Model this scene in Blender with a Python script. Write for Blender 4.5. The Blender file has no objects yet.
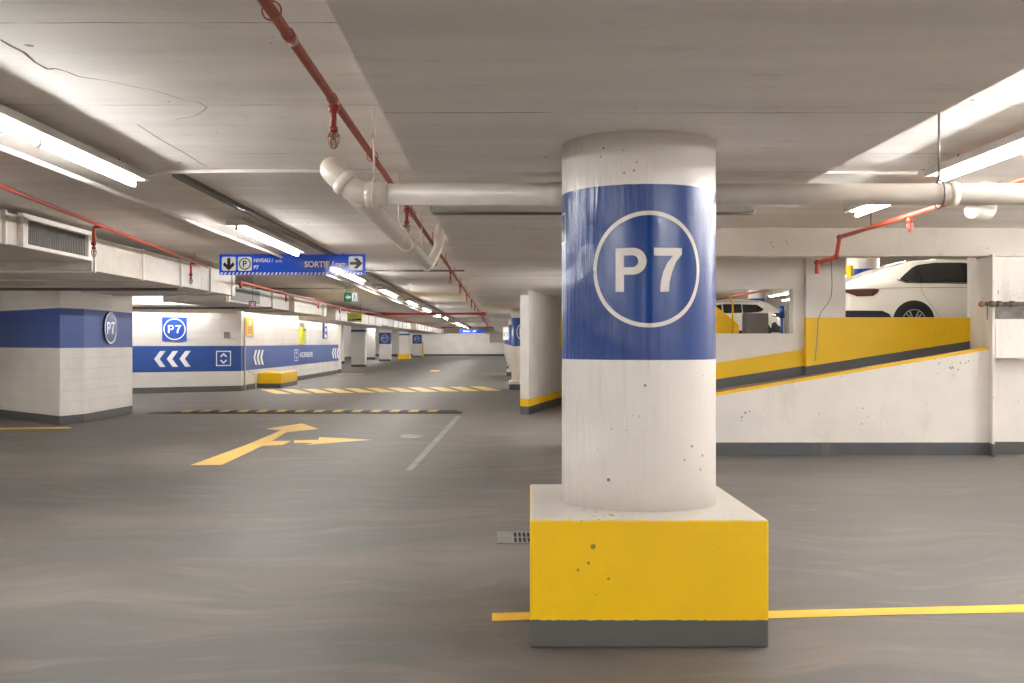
import bpy, bmesh, math, random
from mathutils import Vector, Matrix
random.seed(7)
PI = math.pi
S = bpy.context.scene
C = S.collection
# ------------------------------------------------------------------ camera, world, exposure
F, CX, CY, H = 1000.0, 501.0, 342.5, 1.5          # focal length, vanishing point (px of 1024x683), eye height
cam_d = bpy.data.cameras.new('camera'); cam = bpy.data.objects.new('camera', cam_d); C.objects.link(cam)
cam.location = (0, 0, H); cam.rotation_euler = (PI/2, 0, 0)
cam_d.sensor_width = 36; cam_d.lens = F/1024*36
cam_d.shift_x = (512-CX)/1024; cam_d.shift_y = (CY-341.5)/1024
cam_d.clip_end = 400; cam_d.clip_start = .05
S.camera = cam
w = bpy.data.worlds.new('world'); S.world = w; w.use_nodes = True
w.node_tree.nodes['Background'].inputs[0].default_value = (1, .95, .9, 1)
w.node_tree.nodes['Background'].inputs[1].default_value = .02
S.view_settings.view_transform = 'Standard'; S.view_settings.look = 'None'
S.view_settings.gamma = 1; S.view_settings.use_curve_mapping = False
S.view_settings.exposure = 2.25
S.cycles.diffuse_bounces = 8; S.cycles.max_bounces = 12
TUBE = 34.0       # radiance of the fluorescent tubes
TUBE_UP = 30.0
ZS, ZD = 3.02, 2.592   # slab soffit, dropped band soffit

def X(px, Y): return (px-CX)/F*Y
def Z(py, Y): return H-(py-CY)/F*Y
def YF(py): return F*H/(py-CY)
def FL(px, py):
    y = YF(py); return (X(px, y), y)

# ------------------------------------------------------------------ materials
def lin(c):
    return tuple(((v/255)/12.92 if v/255 <= .04045 else (((v/255)+.055)/1.055)**2.4) for v in c)+(1,)
def newmat(name):
    m = bpy.data.materials.new(name); m.use_nodes = True
    return m, m.node_tree.nodes, m.node_tree.links, m.node_tree.nodes['Principled BSDF']
def N(nd, t, **k):
    n = nd.new(t)
    for a, b in k.items(): setattr(n, a, b)
    return n
def math_(nd, lk, op, a, b=None, c=None):
    n = nd.new('ShaderNodeMath'); n.operation = op
    for i, v in enumerate((a, b, c)):
        if v is None: continue
        if isinstance(v, (int, float)): n.inputs[i].default_value = v
        else: lk.new(v, n.inputs[i])
    return n.outputs[0]
def mix(nd, lk, fac, a, b, mode='MIX'):
    n = nd.new('ShaderNodeMix'); n.data_type = 'RGBA'; n.blend_type = mode
    for sock, v in ((n.inputs[0], fac), (n.inputs[6], a), (n.inputs[7], b)):
        if isinstance(v, (int, float)): sock.default_value = v
        elif isinstance(v, tuple): sock.default_value = v
        else: lk.new(v, sock)
    return n.outputs[2]
def noise(nd, lk, vec, scale, detail=3, rough=.55, mapping=None):
    if mapping:
        mp = nd.new('ShaderNodeMapping'); mp.inputs['Scale'].default_value = mapping
        lk.new(vec, mp.inputs[0]); vec = mp.outputs[0]
    n = nd.new('ShaderNodeTexNoise'); n.inputs['Scale'].default_value = scale
    n.inputs['Detail'].default_value = detail; n.inputs['Roughness'].default_value = rough
    lk.new(vec, n.inputs['Vector']); return n.outputs['Fac']
def ramp(nd, lk, fac, stops):
    r = nd.new('ShaderNodeValToRGB'); e = r.color_ramp.elements
    while len(e) < len(stops): e.new(.5)
    for el, (p, c) in zip(e, stops):
        el.position = p; el.color = c if len(c) == 4 else lin(c)
    lk.new(fac, r.inputs[0]); return r.outputs[0]
def plain(name, c, rough=.5, metal=0, var=.06, coat=0):
    m, nd, lk, bs = newmat(name); g = nd.new('ShaderNodeNewGeometry')
    col = lin(c); n = noise(nd, lk, g.outputs['Position'], 6, 2)
    d = tuple(v*(1-var) for v in col[:3])+(1,); l = tuple(min(1, v*(1+var)) for v in col[:3])+(1,)
    lk.new(ramp(nd, lk, n, [(.3, d), (.7, l)]), bs.inputs['Base Color'])
    bs.inputs['Roughness'].default_value = rough; bs.inputs['Metallic'].default_value = metal
    if coat: bs.inputs['Coat Weight'].default_value = coat; bs.inputs['Coat Roughness'].default_value = .05
    return m
def emit(name, c, s):
    m, nd, lk, bs = newmat(name)
    bs.inputs['Base Color'].default_value = (.9, .9, .9, 1)
    bs.inputs['Emission Color'].default_value = c; bs.inputs['Emission Strength'].default_value = s
    return m
def painted(name, base, layers, brick=False, rough=.45, pits=0, wob=.012, streak=0, bump=.15, seams=None, stains=0):
    """layers: (slope, lo, hi, colour[, xlo, xhi]); a coat of paint where lo <= z - slope*x < hi"""
    m, nd, lk, bs = newmat(name); g = nd.new('ShaderNodeNewGeometry'); P = g.outputs['Position']
    sp = nd.new('ShaderNodeSeparateXYZ'); lk.new(P, sp.inputs[0]); x, y, z = sp.outputs
    n1 = noise(nd, lk, P, 1.3, 5); n2 = noise(nd, lk, P, 30, 3)
    b = lin(base); dk = tuple(v*.9 for v in b[:3])+(1,)
    col = ramp(nd, lk, n1, [(.35, dk), (.65, b)])
    wb = math_(nd, lk, 'MULTIPLY', math_(nd, lk, 'SUBTRACT', n2, .5), wob)
    for L in layers:
        t = math_(nd, lk, 'SUBTRACT', z, math_(nd, lk, 'MULTIPLY', x, L[0])) if L[0] else z
        t = math_(nd, lk, 'ADD', t, wb)
        f = math_(nd, lk, 'MULTIPLY', math_(nd, lk, 'GREATER_THAN', t, L[1]), math_(nd, lk, 'LESS_THAN', t, L[2]))
        if len(L) > 4:
            f = math_(nd, lk, 'MULTIPLY', f, math_(nd, lk, 'GREATER_THAN', x, L[4]))
            f = math_(nd, lk, 'MULTIPLY', f, math_(nd, lk, 'LESS_THAN', x, L[5]))
        c = lin(L[3]); c2 = tuple(v*.9 for v in c[:3])+(1,)
        col = mix(nd, lk, f, col, ramp(nd, lk, n1, [(.35, c2), (.65, c)]))
    hgt = noise(nd, lk, P, 55, 4)
    if pits:
        v = nd.new('ShaderNodeTexVoronoi'); v.inputs['Scale'].default_value = 17; lk.new(P, v.inputs['Vector'])
        msk = math_(nd, lk, 'LESS_THAN', v.outputs['Distance'], math_(nd, lk, 'MULTIPLY', math_(nd, lk, 'MAXIMUM', math_(nd, lk, 'SUBTRACT', noise(nd, lk, P, 3, 2), .50), 0), pits))
        col = mix(nd, lk, math_(nd, lk, 'MULTIPLY', msk, .75), col, lin((80, 70, 60)))
    if stains:
        s = noise(nd, lk, P, 2.2, 6, .7, (1, 1, .35))
        f = ramp(nd, lk, s, [(.56, (0, 0, 0, 1)), (.72, (stains, stains, stains, 1))])
        col = mix(nd, lk, f, col, lin((176, 164, 148)))
    if brick:
        cb = nd.new('ShaderNodeCombineXYZ'); lk.new(math_(nd, lk, 'ADD', x, y), cb.inputs[0]); lk.new(z, cb.inputs[1])
        br = nd.new('ShaderNodeTexBrick'); lk.new(cb.outputs[0], br.inputs['Vector'])
        br.inputs['Scale'].default_value = 1; br.inputs['Brick Width'].default_value = .40; br.inputs['Row Height'].default_value = .2
        br.inputs['Mortar Size'].default_value = .006; br.inputs['Mortar Smooth'].default_value = .4
        col = mix(nd, lk, math_(nd, lk, 'MULTIPLY', br.outputs['Fac'], .16), col, lin((120, 112, 105)))
        hgt = math_(nd, lk, 'SUBTRACT', math_(nd, lk, 'MULTIPLY', hgt, .1), br.outputs['Fac'])
        bump = .5
    if streak:
        st = noise(nd, lk, P, 1, 3, .6, (streak, streak, 1.2)); 
        pm = ramp(nd, lk, noise(nd, lk, P, 1.6, 2), [(.48, (.25, .25, .25, 1)), (.62, (1, 1, 1, 1))])
        pm = math_(nd, lk, 'MULTIPLY', pm, ramp(nd, lk, math_(nd, lk, 'SUBTRACT', 1.2, x), [(.35, (.12, .12, .12, 1)), (.7, (1, 1, 1, 1))]))
        hgt = math_(nd, lk, 'ADD', math_(nd, lk, 'MULTIPLY', hgt, .25), math_(nd, lk, 'MULTIPLY', math_(nd, lk, 'MULTIPLY', st, pm), 6.0))
    bp = nd.new('ShaderNodeBump'); bp.inputs['Strength'].default_value = bump; bp.inputs['Distance'].default_value = .01
    lk.new(hgt, bp.inputs['Height']); lk.new(bp.outputs[0], bs.inputs['Normal'])
    lk.new(col, bs.inputs['Base Color']); bs.inputs['Roughness'].default_value = rough
    return m
WHITE = (236, 230, 223); YEL = (247, 200, 0); BLUE = (38, 68, 136); GREY = (92, 91, 90)
def ceiling_mat(name, base, cracks):
    m, nd, lk, bs = newmat(name); g = nd.new('ShaderNodeNewGeometry'); P = g.outputs['Position']
    sp = nd.new('ShaderNodeSeparateXYZ'); lk.new(P, sp.inputs[0]); x, y, z = sp.outputs
    b = lin(base); dk = tuple(v*.80 for v in b[:3])+(1,)
    a1 = noise(nd, lk, P, 1.0, 5, .6, (.25, 1.6, 1)); a2 = noise(nd, lk, P, 2.5, 5, .65, (1, 4, 1))
    col = ramp(nd, lk, a1, [(.3, dk), (.62, b)])
    col = mix(nd, lk, ramp(nd, lk, a2, [(.60, (0, 0, 0, 1)), (.78, (.4, .4, .4, 1))]), col, lin((150, 132, 112)))
    # formwork joints every 1.65 m
    wy = math_(nd, lk, 'ADD', y, math_(nd, lk, 'MULTIPLY', noise(nd, lk, P, 3, 3), .03))
    fr = math_(nd, lk, 'FRACT', math_(nd, lk, 'DIVIDE', math_(nd, lk, 'SUBTRACT', wy, 4.76+.0), 1.65))
    ln = math_(nd, lk, 'LESS_THAN', fr, .009)
    ln = math_(nd, lk, 'MULTIPLY', ln, ramp(nd, lk, noise(nd, lk, P, 1.7, 3), [(.42, (.15, .15, .15, 1)), (.6, (.75, .75, .75, 1))]))
    col = mix(nd, lk, ln, col, lin((120, 104, 90)))
    # small pits
    v = nd.new('ShaderNodeTexVoronoi'); v.inputs['Scale'].default_value = 5; lk.new(P, v.inputs['Vector'])
    msk = math_(nd, lk, 'LESS_THAN', v.outputs['Distance'], math_(nd, lk, 'MULTIPLY', math_(nd, lk, 'MAXIMUM', math_(nd, lk, 'SUBTRACT', noise(nd, lk, P, 2.3, 2), .52), 0), .8))
    col = mix(nd, lk, math_(nd, lk, 'MULTIPLY', msk, .7), col, lin((90, 72, 58)))
    bp = nd.new('ShaderNodeBump'); bp.inputs['Strength'].default_value = .25; bp.inputs['Distance'].default_value = .015
    lk.new(math_(nd, lk, 'SUBTRACT', a2, math_(nd, lk, 'MULTIPLY', ln, .6)), bp.inputs['Height']); lk.new(bp.outputs[0], bs.inputs['Normal'])
    lk.new(col, bs.inputs['Base Color']); bs.inputs['Roughness'].default_value = .6
    return m
def floor_mat():
    m, nd, lk, bs = newmat('floor_sealed_concrete'); g = nd.new('ShaderNodeNewGeometry'); P = g.outputs['Position']
    # trowel swirls: streaks across the lane, warped
    wp = nd.new('ShaderNodeTexNoise'); wp.inputs['Scale'].default_value = .5; lk.new(P, wp.inputs['Vector'])
    vm = nd.new('ShaderNodeVectorMath'); vm.operation = 'MULTIPLY_ADD'; lk.new(wp.outputs['Color'], vm.inputs[0]); vm.inputs[1].default_value = (1.6, 1.6, 0); lk.new(P, vm.inputs[2])
    W = vm.outputs[0]
    a = noise(nd, lk, W, 1.0, 7, .62, (.28, 1.0, 1)); b = noise(nd, lk, P, .35, 4, .5); c = noise(nd, lk, W, 3.0, 8, .7, (.35, 1.6, 1))
    col = ramp(nd, lk, a, [(.28, (82, 79, 77)), (.5, (106, 100, 96)), (.72, (131, 123, 115))])
    col = mix(nd, lk, ramp(nd, lk, c, [(.52, (0, 0, 0, 1)), (.72, (.4, .4, .4, 1))]), col, lin((158, 143, 124)))
    col = mix(nd, lk, ramp(nd, lk, c, [(.25, (.5, .5, .5, 1)), (.45, (0, 0, 0, 1))]), col, lin((84, 80, 77)))
    col = mix(nd, lk, ramp(nd, lk, b, [(.35, (0, 0, 0, 1)), (.65, (.3, .3, .3, 1))]), col, lin((98, 95, 94)))
    lk.new(col, bs.inputs['Base Color'])
    lk.new(ramp(nd, lk, a, [(.3, (.5, .5, .5, 1)), (.7, (.65, .65, .65, 1))]), bs.inputs['Roughness'])
    bp = nd.new('ShaderNodeBump'); bp.inputs['Strength'].default_value = .12; bp.inputs['Distance'].default_value = .01
    lk.new(noise(nd, lk, P, 60, 3), bp.inputs['Height']); lk.new(bp.outputs[0], bs.inputs['Normal'])
    return m
def worn(name, c, c2, wear=.5):
    """floor paint, rubbed through to the concrete in patches"""
    m, nd, lk, bs = newmat(name); g = nd.new('ShaderNodeNewGeometry'); P = g.outputs['Position']
    n = noise(nd, lk, P, 3, 8, .75, (.5, 1.4, 1))
    lk.new(ramp(nd, lk, n, [(wear-.12, lin(c)), (wear+.2, lin(c2))]), bs.inputs['Base Color'])
    bs.inputs['Roughness'].default_value = .5; return m

M = {}
M['floor'] = floor_mat()
M['slab'] = ceiling_mat('ceiling_slab', (240, 233, 224), 1)
M['drop'] = ceiling_mat('ceiling_band', (236, 231, 225), 1)
M['blockwall'] = painted('painted_block_wall', WHITE, [(0, -1, .16, GREY), (0, 1.40, 2.13, (68, 92, 160))], brick=True)
M['bandwall'] = painted('painted_core_wall', (228, 223, 216), [(0, -1, .17, GREY), (0, .62, 1.395, (32, 78, 160))], brick=True, wob=.004)
M['white'] = painted('white_concrete', WHITE, [(0, -1, .17, GREY)], pits=.9, stains=.5)
M['wall'] = painted('white_wall', WHITE, [(0, -1, .2, (80, 80, 82))])
M['header'] = painted('white_header', (214, 204, 192), [], pits=1.0, stains=.6)
M['column'] = painted('column_paint', WHITE, [(0, 1.41, 2.315, BLUE)], pits=1.0, streak=26, rough=.28, bump=.55, wob=.003)
M['column_far'] = painted('far_column_paint', WHITE, [(0, -1, .14, GREY), (0, 1.38, 2.29, (44, 84, 158))], rough=.4)
M['column_bluetop'] = painted('blue_topped_column_paint', WHITE, [(0, -1, .14, GREY), (0, 2.16, 2.29, (44, 70, 130))], rough=.4)
M['column_yellow'] = painted('yellow_footed_column_paint', WHITE, [(0, -1, .42, YEL), (0, 2.16, 2.29, (44, 70, 130))], rough=.4)
M['plinth'] = painted('plinth_paint', (222, 216, 208), [(0, -1, .6255, YEL), (0, -1, .137, (94, 92, 89))], pits=1.0, rough=.4, wob=.016)
M['barrier'] = painted('barrier_paint', YEL, [(0, -1, .15, GREY)], rough=.4)
RS, R0 = .1555, .8-.1555*3.0          # ramp surface z = R0 + RS*x
NS, N0 = .169, .828-.169*2.86         # near parapet top
M['parapet'] = painted('parapet_paint', WHITE, [(0, -1, .17, (84, 86, 90)), (NS, N0-.04, 9, (240, 190, 30))], pits=1.1, stains=.25)
M['rampwall_l'] = painted('ramp_wall_paint', WHITE, [(RS, -9, R0+.38, YEL), (RS, -9, R0+.14, GREY)], pits=.3)
M['rampwall_r'] = painted('ramp_wall_yellow_paint', WHITE, [(0, -9, 1.86, YEL), (RS, -9, R0+.13, GREY)], pits=.7)
M['endwall'] = painted('pier_wall_paint', WHITE, [(0, -1, .33, YEL), (0, -1, .17, GREY)], pits=.5)
M['ramp'] = plain('ramp_concrete', (150, 140, 128), .6, var=.15)
M['yellow'] = plain('yellow_paint', YEL, .4); M['blue'] = plain('sign_blue', (16, 92, 245), .12, var=.02, coat=.6)
M['blue_deep'] = plain('decal_blue', (24, 66, 138), .22, var=.03); M['blue_sign'] = plain('wall_sign_blue', (26, 80, 178), .3, var=.02)
M['ink'] = plain('black_ink', (22, 22, 24), .4, var=.02); M['signwhite'] = plain('sign_white', (250, 251, 252), .35, var=.02)
M['decal_white'] = plain('decal_white', (226, 220, 212), .35, var=.02)
M['green'] = plain('sign_green', (0, 140, 90), .4, var=.02); M['lime'] = plain('sign_lime', (214, 214, 20), .4)
M['orange'] = plain('sign_amber', (240, 176, 10), .4)
M['red'] = plain('red_pipe_paint', (158, 90, 72), .3, var=.12); M['redb'] = plain('bright_red_pipe_paint', (190, 72, 52), .35, var=.08)
M['redhead'] = plain('sprinkler_red', (150, 46, 34), .4); M['redsign'] = plain('sign_red', (176, 36, 30), .4)
M['guard'] = plain('guard_wire', (150, 108, 86), .35, metal=.6); M['brass'] = plain('brass', (150, 100, 60), .35, metal=.8)
M['pipe'] = plain('painted_drain_pipe', (208, 200, 188), .38, var=.05); M['coupling'] = plain('pipe_coupling', (216, 208, 196), .3, var=.04)
M['duct'] = plain('painted_duct', (200, 192, 180), .42, var=.08); M['ductdark'] = plain('duct_louver_metal', (120, 116, 110), .5, metal=.3, var=.1)
M['frame'] = plain('louver_frame_paint', (222, 214, 204), .45)
M['steel'] = plain('steel_rod', (120, 114, 106), .45, metal=.7); M['housing'] = plain('lamp_housing', (200, 196, 190), .35, var=.03)
M['conduit'] = plain('white_conduit', (216, 208, 198), .4); M['dconduit'] = plain('grey_conduit', (110, 104, 96), .5)
M['tube'] = emit('tube_glow', (.965, .965, .965, 1), TUBE); M['cove'] = emit('cove_tube_glow', (.97, .98, 1.0, 1), 12); M['tube_up'] = emit('tube_glow_warm', (1.0, .97, .93, 1), TUBE_UP*1.2)
M['rubber'] = plain('black_rubber', (58, 54, 50), .6, var=.2); M['bumpyel'] = worn('speed_bump_yellow', (200, 156, 80), (120, 100, 60), .55)
M['arrow'] = worn('arrow_paint', (238, 196, 96), (214, 176, 110), .5); M['line'] = worn('line_paint', (244, 194, 48), (232, 176, 50), .6)
M['hatch'] = worn('hatch_paint', (240, 208, 90), (220, 190, 130), .5); M['faint'] = worn('scuffed_white_paint', (160, 154, 147), (108, 103, 98), .47)
M['faintyel'] = worn('scuffed_yellow_paint', (196, 160, 90), (130, 122, 112), .42)
M['iron'] = plain('cast_iron', (132, 128, 124), .5, metal=.3, var=.15); M['hole'] = plain('drain_dark', (14, 13, 13), .9)
M['carpaint'] = plain('pearl_white_car_paint', (226, 222, 212), .18, var=.01, coat=.8); M['glass'] = plain('tinted_car_glass', (26, 28, 28), .05, var=.1, coat=1)
M['black'] = plain('black_plastic', (28, 28, 29), .5); M['tyre'] = plain('tyre_rubber', (24, 23, 23), .75); M['alloy'] = plain('alloy', (190, 190, 190), .25, metal=.9)
M['lamp_red'] = plain('tail_lamp_red', (72, 8, 14), .1, var=.1, coat=1); M['chrome'] = plain('chrome', (200, 200, 200), .15, metal=1)
M['cab'] = plain('grey_cabinet', (140, 137, 132), .45, var=.08); M['upfloor'] = plain('upper_floor', (130, 122, 114), .5, var=.15)
M['marble'] = plain('stained_ledge', (120, 114, 110), .5, var=.35); M['gap'] = plain('joint_dark', (150, 142, 132), .7)
M['crack'] = plain('crack_dark', (104, 88, 74), .8)

# ------------------------------------------------------------------ mesh helpers
def bx(bm, x0, x1, y0, y1, z0, z1, bev=0):
    vs = [bm.verts.new(p) for p in ((x0,y0,z0),(x1,y0,z0),(x1,y1,z0),(x0,y1,z0),(x0,y0,z1),(x1,y0,z1),(x1,y1,z1),(x0,y1,z1))]
    fs = [bm.faces.new([vs[i] for i in f]) for f in ((0,3,2,1),(4,5,6,7),(0,1,5,4),(1,2,6,5),(2,3,7,6),(3,0,4,7))]
    if bev:
        es = list({e for f in fs for e in f.edges})
        bmesh.ops.bevel(bm, geom=es, offset=bev, segments=2, affect='EDGES', profile=.5)
def prism(bm, pts, z0, z1, bev=0):
    a = [bm.verts.new((p[0], p[1], z0)) for p in pts]; b = [bm.verts.new((p[0], p[1], z1)) for p in pts]
    fs = [bm.faces.new(a[::-1]), bm.faces.new(b)]; n = len(pts)
    for i in range(n): fs.append(bm.faces.new((a[i], a[(i+1) % n], b[(i+1) % n], b[i])))
    if bev: bmesh.ops.bevel(bm, geom=list({e for f in fs for e in f.edges}), offset=bev, segments=2, affect='EDGES', profile=.5)
def prism_xz(bm, pts, y0, y1):
    a = [bm.verts.new((p[0], y0, p[1])) for p in pts]; b = [bm.verts.new((p[0], y1, p[1])) for p in pts]
    bm.faces.new(a); bm.faces.new(b[::-1]); n = len(pts)
    for i in range(n): bm.faces.new((a[i], b[i], b[(i+1) % n], a[(i+1) % n]))
def tube(bm, pts, r, n=12, cap=True):
    pts = [Vector(p) for p in pts]; rings = []; up = None
    for i, p in enumerate(pts):
        d = (pts[min(i+1, len(pts)-1)]-pts[max(i-1, 0)]).normalized()
        if up is None:
            up = Vector((0, 0, 1)) if abs(d.z) < .9 else Vector((1, 0, 0))
        s = d.cross(up).normalized(); up = s.cross(d).normalized()
        k = r[i] if isinstance(r, (list, tuple)) else r
        if 0 < i < len(pts)-1:
            c = (pts[i]-pts[i-1]).normalized().dot(d); sc = 1/max(.5, c)
        else: sc = 1
        rings.append([bm.verts.new(p+(s*math.cos(2*PI*j/n)*k*sc+up*math.sin(2*PI*j/n)*k)) for j in range(n)])
    for a, b in zip(rings, rings[1:]):
        for j in range(n): f = bm.faces.new((a[j], a[(j+1) % n], b[(j+1) % n], b[j])); f.smooth = True
    if cap: bm.faces.new(rings[0]); bm.faces.new(rings[-1][::-1])
def fillet(pts, r, k=5):
    pts = [Vector(p) for p in pts]; out = [pts[0]]
    for i in range(1, len(pts)-1):
        a, b, c = pts[i-1], pts[i], pts[i+1]
        d1 = min(r, (a-b).length*.45); d2 = min(r, (c-b).length*.45)
        p, q = b+(a-b).normalized()*d1, b+(c-b).normalized()*d2
        for t in range(k+1):
            t /= k; out.append(p*(1-t)**2+b*2*t*(1-t)+q*t*t)
    out.append(pts[-1]); return out
def lathe(bm, prof, c=(0, 0, 0), n=32, axis='Z'):
    rings = []
    for r, h in prof:
        ring = []
        for j in range(n):
            a = 2*PI*j/n; u, v = r*math.cos(a), r*math.sin(a)
            p = (u, v, h) if axis == 'Z' else ((u, h, v) if axis == 'Y' else (h, u, v))
            ring.append(bm.verts.new((p[0]+c[0], p[1]+c[1], p[2]+c[2])))
        rings.append(ring)
    for a, b in zip(rings, rings[1:]):
        for j in range(n): f = bm.faces.new((a[j], a[(j+1) % n], b[(j+1) % n], b[j])); f.smooth = True
    bm.faces.new(rings[0]); bm.faces.new(rings[-1][::-1])
def nb(): return bmesh.new()
def obj(name, bm, mat, parent=None, smooth=False, tri=False):
    if tri: bmesh.ops.triangulate(bm, faces=bm.faces[:])
    bmesh.ops.recalc_face_normals(bm, faces=bm.faces[:])
    if parent is not None:
        q = parent; off = Vector((0, 0, 0))
        while q is not None: off += q.location; q = q.parent
        bmesh.ops.translate(bm, verts=bm.verts[:], vec=-off)
    me = bpy.data.meshes.new(name); bm.to_mesh(me); bm.free()
    if smooth:
        for p in me.polygons: p.use_smooth = True
    me.materials.append(M[mat] if isinstance(mat, str) else mat)
    o = bpy.data.objects.new(name, me); C.objects.link(o); o.parent = parent
    return o
def tag(o, label, cat, group=None):
    o['label'] = label; o['category'] = cat
    if group: o['group'] = group
    return o
def thing(name, label, cat, loc=(0, 0, 0), group=None):
    o = bpy.data.objects.new(name, None); C.objects.link(o); o.location = loc; o.empty_display_size = .1
    return tag(o, label, cat, group)
def struct(name, bm, mat, parent=None):
    o = obj(name, bm, mat, parent)
    if parent is None: o['kind'] = 'structure'
    return o
def copy_tree(o, parent=None):
    c = o.copy(); C.objects.link(c); c.parent = parent
    for ch in o.children: copy_tree(ch, c)
    return c
def thing_mesh(name, bm, mat, label, cat, group=None, **k):
    """a one-mesh thing with its origin at the middle of its base"""
    xs = [v.co.x for v in bm.verts]; ys = [v.co.y for v in bm.verts]; zs = [v.co.z for v in bm.verts]
    c = Vector(((min(xs)+max(xs))/2, (min(ys)+max(ys))/2, min(zs)))
    bmesh.ops.translate(bm, verts=bm.verts[:], vec=-c)
    o = obj(name, bm, mat, None, **k); o.location = c
    return tag(o, label, cat, group)
ORD = ['nearest', 'second', 'third', 'fourth', 'fifth', 'sixth', 'seventh', 'eighth', 'ninth', 'tenth', 'eleventh', 'twelfth', 'thirteenth', 'fourteenth', 'fifteenth', 'sixteenth']

# flat artwork in a plane: loops of (u, v)
class Plane:
    def __init__(s, o, u, v): s.o, s.u, s.v = Vector(o), Vector(u).normalized(), Vector(v).normalized(); s.n = s.u.cross(s.v)
    def __call__(s, u, v, d=0): return s.o+s.u*u+s.v*v+s.n*d
def art(bm, mapf, loops, d, thick=0):
    for lp in loops:
        vs = [bm.verts.new(mapf(u, v, d)) for u, v in lp]; bm.faces.new(vs)
        if thick:
            ws = [bm.verts.new(mapf(u, v, d-thick)) for u, v in lp]; bm.faces.new(ws[::-1]); n = len(vs)
            for i in range(n): bm.faces.new((vs[i], vs[(i+1) % n], ws[(i+1) % n], ws[i]))
def rect(u0, v0, u1, v1): return [(u0, v0), (u1, v0), (u1, v1), (u0, v1)]
def rrect(u0, v0, u1, v1, r, k=5):
    o = []
    for cx_, cy_, a0 in ((u1-r, v0+r, -90), (u1-r, v1-r, 0), (u0+r, v1-r, 90), (u0+r, v0+r, 180)):
        for i in range(k+1):
            a = math.radians(a0+90*i/k); o.append((cx_+r*math.cos(a), cy_+r*math.sin(a)))
    return o
def ring(cu, cv, r0, r1, n=48):
    o = []
    for i in range(n):
        a, b = 2*PI*i/n, 2*PI*(i+1)/n
        o.append([(cu+r0*math.cos(a), cv+r0*math.sin(a)), (cu+r1*math.cos(a), cv+r1*math.sin(a)), (cu+r1*math.cos(b), cv+r1*math.sin(b)), (cu+r0*math.cos(b), cv+r0*math.sin(b))])
    return o
def disc(cu, cv, r, n=40): return [(cu+r*math.cos(2*PI*i/n), cv+r*math.sin(2*PI*i/n)) for i in range(n)]
def frame2(u0, v0, u1, v1, t): return [rect(u0, v0, u1, v0+t), rect(u0, v1-t, u1, v1), rect(u0, v0+t, u0+t, v1-t), rect(u1-t, v0+t, u1, v1-t)]
def stroke(p, t):
    """a mitred bar chevron given as three points, thickness t horizontally"""
    return [[(p[0][0], p[0][1]), (p[1][0], p[1][1]), (p[1][0]+t, p[1][1]), (p[0][0]+t, p[0][1])], [(p[1][0], p[1][1]), (p[2][0], p[2][1]), (p[2][0]+t, p[2][1]), (p[1][0]+t, p[1][1])]]
def lift(ch):
    """elevator sign: up and down open arrowheads, unit square"""
    o = frame2(0, 0, 1, 1, .07)
    for s in (1, -1):
        t = lambda x, y: (x, .5+s*y)
        o += [[t(.25, .10), t(.5, .34), t(.5, .20), t(.25-.0, -.02+.0)], [t(.75, .10), t(.5, .34), t(.5, .20), t(.75, -.02)]] if False else [[t(.26, .13), t(.5, .36), t(.5, .23), t(.33, .07)], [t(.74, .13), t(.5, .36), t(.5, .23), t(.67, .07)]]
    return o
def scale(lps, u0, v0, su, sv): return [[(u0+a*su, v0+b*sv) for a, b in l] for l in lps]
def text_loops(s, u0, v0, wd, ht, bold=.03, space=1.0):
    """triangles of a text fitted to a box"""
    cu = bpy.data.curves.new('t', 'FONT'); cu.body = s; cu.offset = bold; cu.resolution_u = 6; cu.space_character = space
    ob = bpy.data.objects.new('t', cu); C.objects.link(ob)
    dg = bpy.context.evaluated_depsgraph_get(); me = bpy.data.meshes.new_from_object(ob.evaluated_get(dg))
    vs = [v.co.copy() for v in me.vertices]; fs = [tuple(p.vertices) for p in me.polygons]
    bpy.data.objects.remove(ob); bpy.data.curves.remove(cu); bpy.data.meshes.remove(me)
    x0, x1 = min(v.x for v in vs), max(v.x for v in vs); y0, y1 = min(v.y for v in vs), max(v.y for v in vs)
    f = lambda v: (u0+(v.x-x0)/(x1-x0)*wd, v0+(v.y-y0)/(y1-y0)*ht)
    return [[f(vs[i]) for i in p] for p in fs]
def arc(cu, cv, ru, rv, a0, a1, n=12): return [(cu+ru*math.cos(math.radians(a0+(a1-a0)*i/n)), cv+rv*math.sin(math.radians(a0+(a1-a0)*i/n))) for i in range(n+1)]
def P7(u0, v0, wd, ht):
    """P and 7 drawn as heavy grotesque capitals; returns quads/polys in a box"""
    L = []
    t = .20                                  # P in 0..0.46, 7 in .54..1 (unit width), height 0..1
    k = .125
    L.append(rect(0, 0, k, 1))
    out = [(k, 1.0), (.26, 1.0)]+arc(.26, .695, .195, .305, 90, -90, 14)[1:]+[(k, .39)]
    inn = [(k, .83), (.25, .83)]+arc(.25, .695, .085, .135, 90, -90, 14)[1:]+[(k, .56)]
    for i in range(len(out)-1): L.append([out[i], out[i+1], inn[i+1], inn[i]])
    L.append([(.56, .82), (.56, 1.0), (1.0, 1.0), (1.0, .86), (.96, .82)])
    c1 = [(.85, .82), (.76, .65), (.70, .45), (.665, .22), (.655, 0)]; c2 = [(1.0, .86), (.90, .68), (.84, .46), (.80, .22), (.79, 0)]
    for i in range(4): L.append([c1[i], c2[i], c2[i+1], c1[i+1]])
    return scale(L, u0, v0, wd, ht)

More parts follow.
